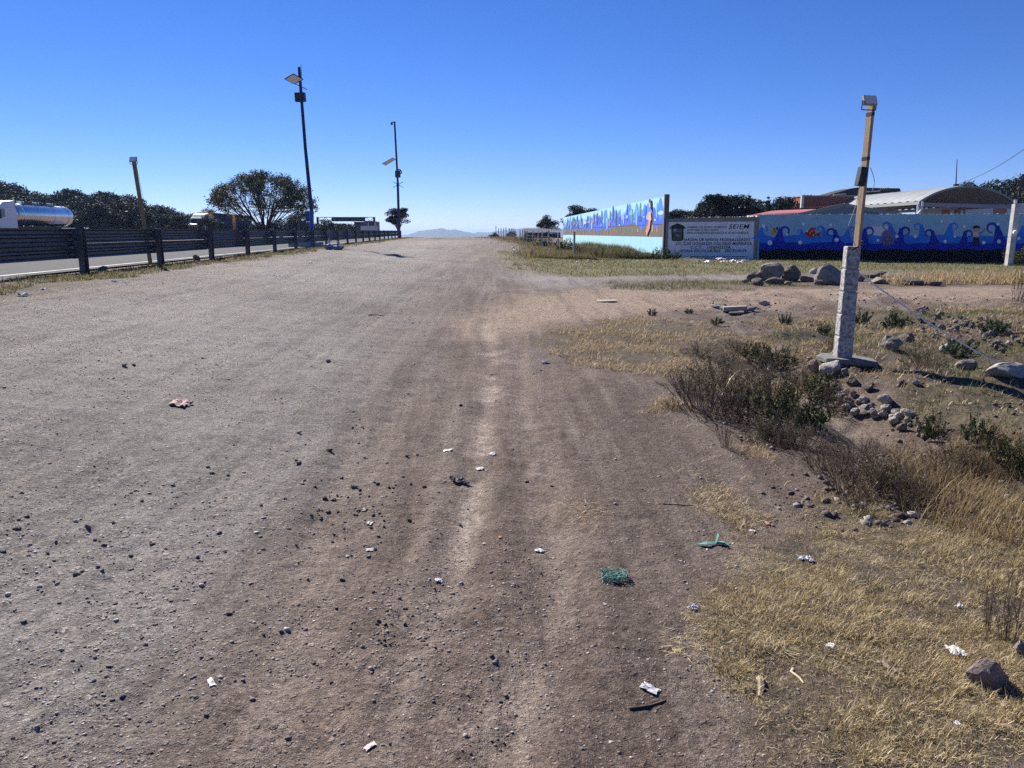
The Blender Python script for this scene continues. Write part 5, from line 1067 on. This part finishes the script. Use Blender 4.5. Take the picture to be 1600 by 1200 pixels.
# ------------------------------------------------------------------ highway vehicles and furniture
def wheel(parent, x, y, z, r=.5, w=.3):
    m = MB(); m.tube([(x-w/2, y, z), (x-w/2+.04, y, z), (x+w/2-.04, y, z), (x+w/2, y, z)], [r*.9, r, r, r*.9], 18); o = m.build('tyre', M_rubber, parent, True)
    m = MB(); m.tube([(x-w/2-.01, y, z), (x+w/2+.01, y, z)], r*.55, 14); m.build('rim', M_chrome, o)
def bevel(o, w=.06): md = o.modifiers.new('bevel', 'BEVEL'); md.width = w; md.segments = 2; return o
def tractor(e, paint, roof_h=3.9):
    """a long nosed tractor unit; front towards -y in the thing's own frame"""
    m = MB(); m.add([(-1.05, -1.6, .9), (1.05, -1.6, .9), (1.05, -1.6, 1.9), (-1.05, -1.6, 1.9), (-1.15, 0, .9), (1.15, 0, .9), (1.15, 0, 2.1), (-1.15, 0, 2.1)], [(0, 1, 2, 3), (4, 5, 6, 7), (0, 1, 5, 4), (3, 2, 6, 7), (0, 3, 7, 4), (1, 2, 6, 5)]); bevel(m.build('hood', paint, e), .12)
    m = MB(); m.add([(-1.2, 0, .9), (1.2, 0, .9), (1.2, .0, 2.0), (-1.2, 0, 2.0), (-1.15, .55, 2.95), (1.15, .55, 2.95), (1.2, 3.1, 2.95), (-1.2, 3.1, 2.95), (-1.2, 3.1, .9), (1.2, 3.1, .9)], [(0, 1, 2, 3), (3, 2, 5, 4), (4, 5, 6, 7), (7, 6, 9, 8), (0, 3, 4, 7, 8), (1, 9, 6, 5, 2), (0, 8, 9, 1)]); bevel(m.build('cab', paint, e), .07)
    m = MB(); m.add([(-1.1, .6, 2.94), (1.1, .6, 2.94), (1.15, 3.1, 2.94), (-1.15, 3.1, 2.94), (-1.0, 1.5, roof_h-.15), (1.0, 1.5, roof_h-.15), (1.1, 3.1, roof_h), (-1.1, 3.1, roof_h)], [(0, 1, 5, 4), (4, 5, 6, 7), (7, 6, 2, 3), (0, 4, 7, 3), (1, 2, 6, 5)]); bevel(m.build('roof_fairing', paint, e), .09)
    m = MB(); m.add([(-1.05, -.02, 2.08), (-.03, -.02, 2.08), (-.03, .49, 2.88), (-1.0, .49, 2.88)], [(0, 1, 2, 3)]); m.add([(.03, -.02, 2.08), (1.05, -.02, 2.08), (1.0, .49, 2.88), (.03, .49, 2.88)], [(0, 1, 2, 3)]); m.build('windscreen', M_glass, e)
    for s in (-1, 1):
        m = MB(); m.add([(s*1.212, .35, 2.05), (s*1.212, 1.25, 2.05), (s*1.205, 1.25, 2.75), (s*1.205, .65, 2.75)], [(0, 1, 2, 3)]); m.build('side_window', M_glass, e)
        m = MB(); m.box((s*1.42, .15, 2.3), (.16, .12, .75)); m.bar((s*1.2, .2, 2.5), (s*1.42, .15, 2.5), .04); m.build('mirror', M_black, e)
        m = MB(); m.box((s*.85, -1.62, 1.35), (.35, .06, .25)); m.build('headlight', M_lens, e)
        m = MB(); m.tube([(s*1.02, 3.2, 1.0), (s*1.02, 3.2, 3.7)], .08, 8); m.build('exhaust_stack', M_chrome, e)
        for y in (-.7, 4.2, 5.4): wheel(e, s*1.0, y, .5)
    m = MB(); m.box((0, -1.63, 1.35), (1.1, .05, .8)); m.build('grille', M_dark, e); m = MB(); m.box((0, -1.72, .62), (2.3, .3, .35)); m.build('bumper', M_chrome, e); m = MB(); m.box((0, 3.2, .75), (.9, 6.2, .25)); m.build('chassis', M_black, e)
def lane(px, y): p = at(px, 364, y); return Vector((p.x, y, float(zrail(y))))
rz = math.atan(.0618)
def tanker():
    yb = 68.0; p = at(-24, 364, yb); e = empty('tanker_truck', (p.x, yb, float(zrail(yb))), rz); tag(e, 'white truck pulling a polished silver tanker at the left edge', 'truck'); tractor(e, M_whitepaint, 3.55)
    c = 2.35; R0 = 1.0; n = 28; y0, y1 = 3.6, 14.2; ys = [y0, y0+.08, y0+.25, y0+.5, (y0+y1)/2, y1-.5, y1-.25, y1-.08, y1]; rs = [.55, .8, .94, R0, R0, R0, .94, .8, .55]
    m = MB(); m.tube([(0, y, c) for y in ys], rs, n); m.build('tank', M_steel, e, True)
    for k in range(4): y = y0+1.2+k*(y1-y0-2.4)/3; m = MB(); m.tube([(0, y-.05, c), (0, y+.05, c)], R0+.025, n); m.build('tank_band', M_chrome, e, True)
    m = MB(); m.box((0, (y0+y1)/2, c+R0+.08), (.6, 6.0, .10)); m.build('catwalk', M_dark, e)
    for k in range(3): m = MB(); m.tube([(0, y0+2.5+k*2.6, c+R0), (0, y0+2.5+k*2.6, c+R0+.25)], .3, 12); m.build('hatch', M_chrome, e)
    m = MB(); m.box((0, 9, 1.15), (1.0, 10, .3)); m.build('trailer_frame', M_black, e)
    for s in (-1, 1):
        for y in (11.6, 12.9): wheel(e, s*1.0, y, .5)
        m = MB(); m.box((s*1.0, 12.2, 1.15), (.45, 3.0, .06)); m.build('mudguard', M_chrome, e)
    for y in (6.5,): 
        for s in (-1, 1): m = MB(); m.bar((s*.7, y, .1), (s*.7, y, 1.2), .12); m.build('landing_leg', M_dark, e)
tanker()
def curtain_truck():
    yb = 128.0; p = at(309, 364, yb); e = empty('curtain_truck', (p.x, yb, float(zrail(yb))), rz); tag(e, 'white cab truck towing two dark blue trailers with yellow ends', 'truck'); tractor(e, M_whitepaint, 3.75)
    nb = mat('blue_curtain', (.006, .012, .055), .9, (.010, .018, .08), 2, spec=.1); ye = mat('yellow_paint', (.62, .36, .03), .5)
    for y0, ln in ((4.2, 11.5), (17.0, 11.5)):
        t = MB(); t.box((0, y0+ln/2, 2.5), (2.5, ln, 2.75)); o = t.build('trailer_body', nb, e)
        for y in (y0+.12, y0+ln-.12): m = MB(); m.box((0, y, 2.5), (2.56, .5, 2.81)); m.build('yellow_frame', ye, o)
        for k in range(7):
            for s in (-1, 1): m = MB(); m.box((s*1.262, y0+1.2+k*(ln-2.4)/6, 2.5), (.03, .07, 2.6)); m.build('curtain_strap', M_dark, o)
        m = MB(); m.box((0, y0+ln/2, 1.0), (1.0, ln, .2)); m.build('trailer_frame', M_black, e)
        for s in (-1, 1):
            for y in (y0+ln-1.2, y0+ln-2.4): wheel(e, s*1.0, y, .5)
curtain_truck()
def gantry():
    y = 190.0; a = at(490, 364, y); b = at(586, 364, y); z = -0.2; org = Vector(((a.x+b.x)/2, y, z)); e = empty('sign_gantry', org); tag(e, 'lattice sign gantry with long dark sign spanning the highway', 'sign gantry'); L = lambda px, py: at(px, py, y)-org
    for px in (496, 584.5): m = MB(); t = L(px, 339); m.tube([(t.x, 0, -2), t], .28, 8); m.build('gantry_column', M_dark, e)
    m = MB()
    for py in (339.5, 345.5): m.bar(L(496, py), L(584.5, py), .14)
    m.build('chord', M_galv, e)
    for k in range(14): x0 = 496+k*88.5/14; x1 = x0+88.5/14; m = MB(); m.bar(L(x0, 345.5 if k % 2 else 339.5), L(x1, 339.5 if k % 2 else 345.5), .10); m.build('lattice_bar', M_galv, e)
    m = MB(); q = (L(519, 340)+L(570.5, 345))/2; q.y = -.3; m.box(q, ((570.5-519)/F*y, .15, 5.2/F*y)); m.build('sign_board', mat('dark_green_sign', (.012, .035, .035), .6), e)
gantry()
def highway_cabins():
    y = 150; p = at(561, 364, y); org = Vector((p.x, y, 0)); e = empty('toll_cabin', org); tag(e, 'dark roadside cabin under the right end of the sign gantry', 'cabin'); L = lambda px, py: at(px, py, y)-org
    m = MB(); t = L(561, 347.5); m.box((0, 1.5, t.z/2), (14/F*y, 3, t.z)); m.build('wall', mat('cabin_grey', (.06, .065, .08), .7), e); m = MB(); m.box((0, 1.5, t.z+.05), (15.5/F*y, 3.4, .12)); m.build('roof', M_dark, e); m = MB(); m.box((0, -.03, t.z*.62), (8/F*y, .06, t.z*.3)); m.build('window', M_glass, e)
    y = 160; p = at(579, 364, y); org = Vector((p.x, y, 0)); e = empty('stake_truck', org, rz); tag(e, 'red and white lorry body seen beyond the guardrail end', 'truck'); m = MB(); t = at(579, 346, y).z; m.box((0, 3, t/2+.6), (2.5, 6, t-1.2)); m.build('cargo_box', mat('red_lorry', (.16, .035, .03), .6), e)
    m = MB(); m.box((1.0, -.05, t/2+.6), (.3, .1, t-1.6)); m.box((-.4, -.05, t/2+.6), (.2, .1, t-1.6)); m.build('white_stripe', M_whitepaint, e); m = MB(); m.box((0, 3, .7), (2.0, 6, .3)); m.build('chassis', M_black, e)
    for s in (-1, 1):
        for yy in (1, 5): wheel(e, s*1.0, yy, .45)
    y = 118; p = at(577, 364, y); org = Vector((p.x, y, .95)); e = empty('lane_barrier', org); tag(e, 'pale concrete lane barrier near the guardrail end', 'barrier'); t = at(577, 353.3, y).z-org.z; m = MB(); m.box((0, 0, t/2), (27/F*y, .6, t), None, .9); m.build('barrier_body', M_whitewall, e); m = MB(); m.box((0, 0, t+.04), (27/F*y, .35, .08)); m.build('barrier_cap', M_conc, e)
    # concrete kerb block and sacks behind the rail
    y = 43.0; a = at(478, 381, y); a.z = H1(a.x, a.y); e = empty('kerb_block', a); tag(e, 'low concrete block on the highway edge behind the guardrail', 'block'); m = MB(); m.box((0, 0, .13), (1.8, .6, .34)); bevel(m.build('block_body', M_concwhite, e), .03); m = MB(); m.box((.2, -.1, .31), (.7, .35, .06)); m.build('block_lip', M_conc, e)
    for px, w, h, lb in ((514, 14, 14, 'tall slumped pale blue sack leaning by the guardrail'), (527, 22, 10, 'low pale blue sack lying by the guardrail')):
        p = at(px, 384, 36.8); p.x = max(p.x, float(xrail(36.8))+.12); p.z = H1(p.x, p.y); s = 36.8/F; e = empty('sack', p); tag(e, lb, 'sack'); bm = bmesh.new(); bmesh.ops.create_icosphere(bm, subdivisions=3, radius=.5); q = random.Random(px)
        for v in bm.verts: k = 1+.25*math.sin(v.co.x*9+q.random()*.4)*math.cos(v.co.y*8)+q.uniform(-.03, .03); v.co = Vector((v.co.x*w*s*k, v.co.y*.45*k, (v.co.z+.42)*h*s*(1.0-.3*(v.co.z > .2))))
        me = bpy.data.meshes.new('sack_body'); bm.to_mesh(me); bm.free(); link('sack_body', me, mat('sack_cloth', (.26, .30, .42), .7, (.20, .23, .34), 6, bump=.5), e); m = MB(); m.tube([(0, 0, h*s*.75), (.03, 0, h*s*.98), (.08, .02, h*s*1.1)], [.07, .04, .09], 8); m.build('sack_neck', mat('sack_cloth', (.26, .3, .42)), e)
    for px, py, y, lb in ((352, 318, 190, 'left power pole beside the spreading tree'), (356, 320, 195, 'right power pole beside the spreading tree'), (466, 330, 130, 'wooden pole right of the spreading tree')):
        t = at(px, py, y); z = H1(t.x, t.y); e = empty('power_pole', (t.x, t.y, z)); tag(e, lb, 'power pole'); m = MB(); m.tube([(0, 0, -.5), (0, 0, t.z-z)], [.2, .14], 7); m.build('pole_shaft', mat('pole_wood', (.09, .075, .065), .9), e); m = MB(); m.bar((-.7, 0, t.z-z-.5), (.7, 0, t.z-z-.5), .12); m.build('crossarm', M_dark, e)
highway_cabins()

# ------------------------------------------------------------------ boards and litter
def board(px, py, wpx, dpx, label, m_=M_oldwood, rzv=.0, th=.03):
    p = gp(px, py); k = p.length/F; e = MB(); w = wpx*k; d = dpx*k*6
    e.plate([(-w/2, -d/2), (w*.45, -d/2*.9), (w/2, d*.4), (-w*.4, d/2)], 0, th, lambda u, v, q: Vector((u, v, q+.01+.04*u))); o = e.build('board', m_); o.location = p; o.rotation_euler = (0, 0, rzv); tag(o, label, 'board')
board(948, 472, 33, 4.5, 'pale flat board lying on the tan track'); board(1147, 486, 38, 2.5, 'broken wooden beam among stones on the earth mound', M_oldwood, .05, .08); board(1150, 491, 24, 1.6, 'short plank lying below the broken beam', M_oldwood, -.05, .03)
def crumple(name, px, py, wpx, hpx, m_, label, cat='litter', seed=0, up=.35, n=9):
    """a torn crumpled sheet lying on the ground"""
    p = gp(px, py); k = p.length/F; w = wpx*k; sl = max(.12, (EYE-p.z)/p.length); d = hpx*k/sl*.8; d = min(d, w*1.3); r = random.Random(seed+px); mb = MB(); top = []
    for i in range(n):
        for j in range(n):
            u, v = i/(n-1)-.5, j/(n-1)-.5; e_ = 1-.35*r.random() if (i in (0, n-1) or j in (0, n-1)) else 1
            x, y = u*w*e_+r.gauss(0, w*.02), v*d*e_+r.gauss(0, d*.02); fold = abs(math.sin((u*3.1+v*1.3)*2+seed))*up*w*.35+r.uniform(0, up*w*.22)
            top.append((x, y, .004+fold*(1-max(abs(u), abs(v))*.9)))
    ca, sa = math.cos(seed), math.sin(seed); P = [Vector((x*ca-y*sa*.6, x*sa*.6+y*ca, z)) for x, y, z in top]
    z0 = H(np.array([p.x+q.x for q in P]), np.array([p.y+q.y for q in P])); P = [Vector((q.x, q.y, q.z+float(h)-p.z)) for q, h in zip(P, z0)]
    mb.v = [tuple(q) for q in P]+[tuple(q-Vector((0, 0, .0015))) for q in P]; N = n*n; hole = r.sample(range((n-1)*(n-1)), 6)
    for i in range(n-1):
        for j in range(n-1):
            if (i*(n-1)+j) in hole and (i in (0, n-2) or j in (0, n-2)): continue
            a = i*n+j; mb.f.append((a, a+n, a+n+1, a+1)); mb.f.append((N+a+1, N+a+n+1, N+a+n, N+a))
    o = link(name, mb.mesh(name, False, False), m_); o.location = p; tag(o, label, cat); return o
Wp = mat('white_litter', (.72, .71, .69), .7, (.60, .58, .56), 30); Pk = mat('pinkish_plaster', (.70, .60, .58), .8, (.58, .42, .40), 40); Rd = mat('red_litter', (.36, .13, .12), .75, (.46, .34, .31), 40); Bk = mat('black_litter', (.03, .033, .036), .55); Tl = mat('teal_litter', (.07, .22, .18), .7, (.15, .32, .27), 60); Gy = mat('grey_litter', (.42, .41, .42), .7, (.55, .54, .55), 30); Or = mat('card_litter', (.50, .30, .15), .8)
for a in [('plaster_shard', 578, 1168, 34, 17, Pk, 'white and pink broken plaster shard at the bottom of the track', 1, .12), ('paper_strip', 330, 1068, 38, 11, Wp, 'torn white paper strip on the gravel at lower left', 2, .08), ('red_wrapper', 283, 633, 30, 12, Rd, 'red and white wrapper lying on the left of the track', 3, .4),
          ('black_rag', 718, 754, 42, 13, Bk, 'flattened black rag on the worn wheel mark', 4, .3), ('white_scrap', 770, 710, 24, 5, Wp, 'thin white scrap right of the wheel mark', 5, .2), ('white_scrap', 700, 704, 18, 5, Wp, 'thin white scrap left of the wheel mark', 6, .2), ('white_scrap', 750, 734, 17, 6, Wp, 'white scrap just behind the black rag', 7, .3),
          ('white_bag', 851, 568, 18, 8, Wp, 'white crumpled bag beside the dry grass tip', 8, .5), ('candy_wrapper', 843, 862, 18, 8, Wp, 'small white wrapper in the middle of the dirt', 9, .4), ('pale_leaf', 685, 909, 16, 8, Wp, 'curled pale scrap left of the lower wheel mark', 10, .3), ('clay_shard', 781, 841, 16, 5, Or, 'orange brown scrap on the wheel mark', 11, .2),
          ('white_chip', 578, 820, 11, 7, Wp, 'small round white piece among the dark stones', 12, .4), ('blue_white_shard', 578, 861, 15, 6, Gy, 'pale bluish shard below the small white piece', 13, .2), ('dark_tile', 570, 797, 21, 6, Bk, 'dark flat tile piece among the dark stones', 14, .1), ('white_shard', 1175, 831, 18, 8, Wp, 'white shard at the upper edge of the straw', 17, .3), ('red_scrap', 1202, 821, 20, 6, Rd, 'small red scrap at the edge of the straw', 18, .3), ('clear_wrapper', 1258, 875, 27, 10, Gy, 'grey crumpled wrapper lying in the straw', 19, .4),
          ('clear_plastic', 1084, 952, 27, 14, Gy, 'crumpled clear plastic at the left edge of the straw', 20, .4), ('white_fibre', 1015, 1078, 48, 22, Gy, 'matted whitish fibre patch on the dirt at bottom', 21, .15), ('white_tissue', 1493, 1020, 25, 17, Wp, 'white crumpled tissue on the straw near the pink rock', 22, .6), ('card_scrap', 1494, 1036, 14, 12, Or, 'orange card scrap below the white tissue', 23, .4),
          ('white_tissue', 1499, 950, 14, 16, Wp, 'upright white tissue in the straw beside the bare stalks', 24, .9), ('white_tissue', 1495, 1133, 10, 9, Wp, 'tiny white tissue near the bottom right corner', 25, .6), ('white_tissue', 1298, 1011, 15, 11, Wp, 'small white scrap in the middle of the straw', 26, .5), ('grey_cloth', 1385, 1044, 58, 12, mat('dun_cloth', (.30, .26, .20), .9), 'dun cloth strip half buried in straw', 27, .2),
          ('white_bag', 38, 462, 14, 8, Wp, 'white bag on the grass verge at the left edge', 28, .7), ('white_scrap', 68, 452, 8, 5, Wp, 'white scrap on the verge by the first post', 29, .5), ('white_scrap', 178, 440, 9, 5, Wp, 'white scrap on the verge past the first post', 30, .5), ('white_scrap', 553, 385, 10, 5, Wp, 'white scrap on the verge near the sacks', 31, .6), ('white_scrap', 485, 411, 7, 5, Wp, 'white scrap at the edge of the far verge', 32, .6),
          ('white_bag', 1097, 641, 9, 12, Wp, 'white bag caught at the foot of the brown brush', 33, .9), ('white_bag', 1067, 631, 8, 10, Wp, 'white bag left of the brown brush', 34, .9), ('brown_leaf', 1203, 575, 10, 8, Wp, 'white scrap beside the dark green bush', 35, .6)]:
    crumple(a[0], a[1], a[2], a[3], a[4], a[5], a[6], 'litter', a[7], a[8])
r_ = random.Random(8)
for px, py in [(1074, 404), (1086, 409), (1092, 408), (1103, 410), (1108, 409), (1126, 406), (1130, 409), (1138, 410), (1145, 409), (1163, 409), (1167, 409), (1190, 410), (1112, 410), (1156, 411)]:
    crumple('white_bag', px, py+1, r_.uniform(7, 14), r_.uniform(4, 7), Wp, 'white litter lying along the foot of the lettered wall', 'litter', r_.randint(1, 99), .8, 6)['group'] = 'litter along the lettered wall'
for px, py in [(766, 381), (769, 384), (801, 387), (808, 385), (804, 391), (817, 391), (843, 393), (856, 394), (846, 396), (920, 408), (950, 408), (960, 409), (902, 410)]:
    crumple('white_bag', px, py, r_.uniform(4, 8), r_.uniform(3, 5), Wp, 'white litter scattered in the weeds near the post fence', 'litter', r_.randint(1, 99), .8, 6)['group'] = 'litter along the fence'
def stick(px0, py0, px1, py1, r, label, c=M_oldwood, lift=.003):
    a = gp(px0, py0); b = gp(px1, py1); pts = []
    for k in range(5): q = a.lerp(b, k/4); q.x += random.gauss(0, .006); q.z = H1(q.x, q.y)+lift; pts.append(q)
    m = MB(); m.tube(pts, [r, r, r*.9, r*.75, r*.5], 6); o = m.build('stick', c); tag(o, label, 'stick')
DKw = mat('dark_twig', (.07, .055, .045), .9)
stick(983, 1110, 1042, 1096, .005, 'dark bent stick below the whitish fibre', DKw); stick(1188, 1062, 1190, 1090, .014, 'stubby wood chip at the edge of the straw', mat('dun_wood', (.32, .26, .17), .9)); stick(1236, 1046, 1256, 1068, .005, 'pale straight straw stalk on the grass', mat('pale_straw', (.62, .52, .34), .8)); stick(1125, 640, 1170, 590, .006, 'pale dry stalk leaning out of the brown brush', mat('pale_straw', (.62, .52, .34), .8), .12)
stick(1034, 789, 1082, 790, .004, 'thin dark twig on the bare dirt', DKw); stick(1400, 1105, 1490, 1098, .004, 'dark twig lying across the straw', DKw); stick(575, 493, 600, 494, .012, 'short dark stick on the far part of the track', DKw)

def strands(name, px, py, wpx, n, r, hh, m_, label, seed):
    p = gp(px, py); w = wpx*p.length/F; q = random.Random(seed); m = MB()
    for k in range(n):
        a = Vector((q.uniform(-.5, .5)*w, q.uniform(-.5, .5)*w, q.uniform(0, hh))); pts = [a]; d = Vector((q.gauss(0, 1), q.gauss(0, 1), 0)).normalized()
        for i in range(6): d = (d+Vector((q.gauss(0, .6), q.gauss(0, .6), 0))).normalized(); a = a+d*w*.14; a.z = max(.002, min(hh, a.z+q.gauss(0, hh*.3))); a.x = max(-.55*w, min(.55*w, a.x)); a.y = max(-.5*w, min(.5*w, a.y)); pts.append(a.copy())
        m.tube(pts, r, 4)
    o = m.build(name, m_); o.location = p; tag(o, label, 'litter')
strands('green_net', 960, 903, 38, 60, .0016, .03, Tl, 'tangled teal net scrap on the bare dirt', 3)
def tape(px, py):
    p = gp(px, py); m = MB()
    for (a, b, c) in (((0, 0, .005), (-.05, -.02, .012), (-.10, -.01, .004)), ((0, 0, .005), (.015, .01, .05), (.005, .02, .085)), ((0, 0, .005), (.04, -.015, .012), (.065, -.03, .004))):
        s_ = len(m.v)
        for q, w in ((a, .010), (b, .016), (c, .004)): m.v += [(q[0], q[1]-w, q[2]), (q[0], q[1]+w, q[2]+.004), (q[0], q[1]+w, q[2]+.006), (q[0], q[1]-w, q[2]+.002)]
        for i in range(2):
            for k in range(4): m.f.append((s_+4*i+k, s_+4*i+(k+1) % 4, s_+4*i+4+(k+1) % 4, s_+4*i+4+k))
    o = m.build('green_tape', Tl); o.location = p; tag(o, 'teal twisted tape with raised end near the straw', 'litter')
tape(1118, 851)

# ------------------------------------------------------------------ the air
def haze():
    m = MB(); m.box((0, 4000, 5), (17000, 10200, 46)); mt = bpy.data.materials.new('haze_air'); mt.use_nodes = True; nt = mt.node_tree
    nt.nodes.remove(nt.nodes['Principled BSDF']); v = nt.nodes.new('ShaderNodeVolumePrincipled'); v.inputs['Color'].default_value = (.42, .62, 1.0, 1); v.inputs['Density'].default_value = HAZE; v.inputs['Anisotropy'].default_value = .2
    nt.links.new(v.outputs[0], nt.nodes['Material Output'].inputs['Volume']); o = m.build('haze', mt); tag(o, 'thin blue distance haze over the whole view', 'haze', kind='stuff')
HAZE = 0.00014
haze()
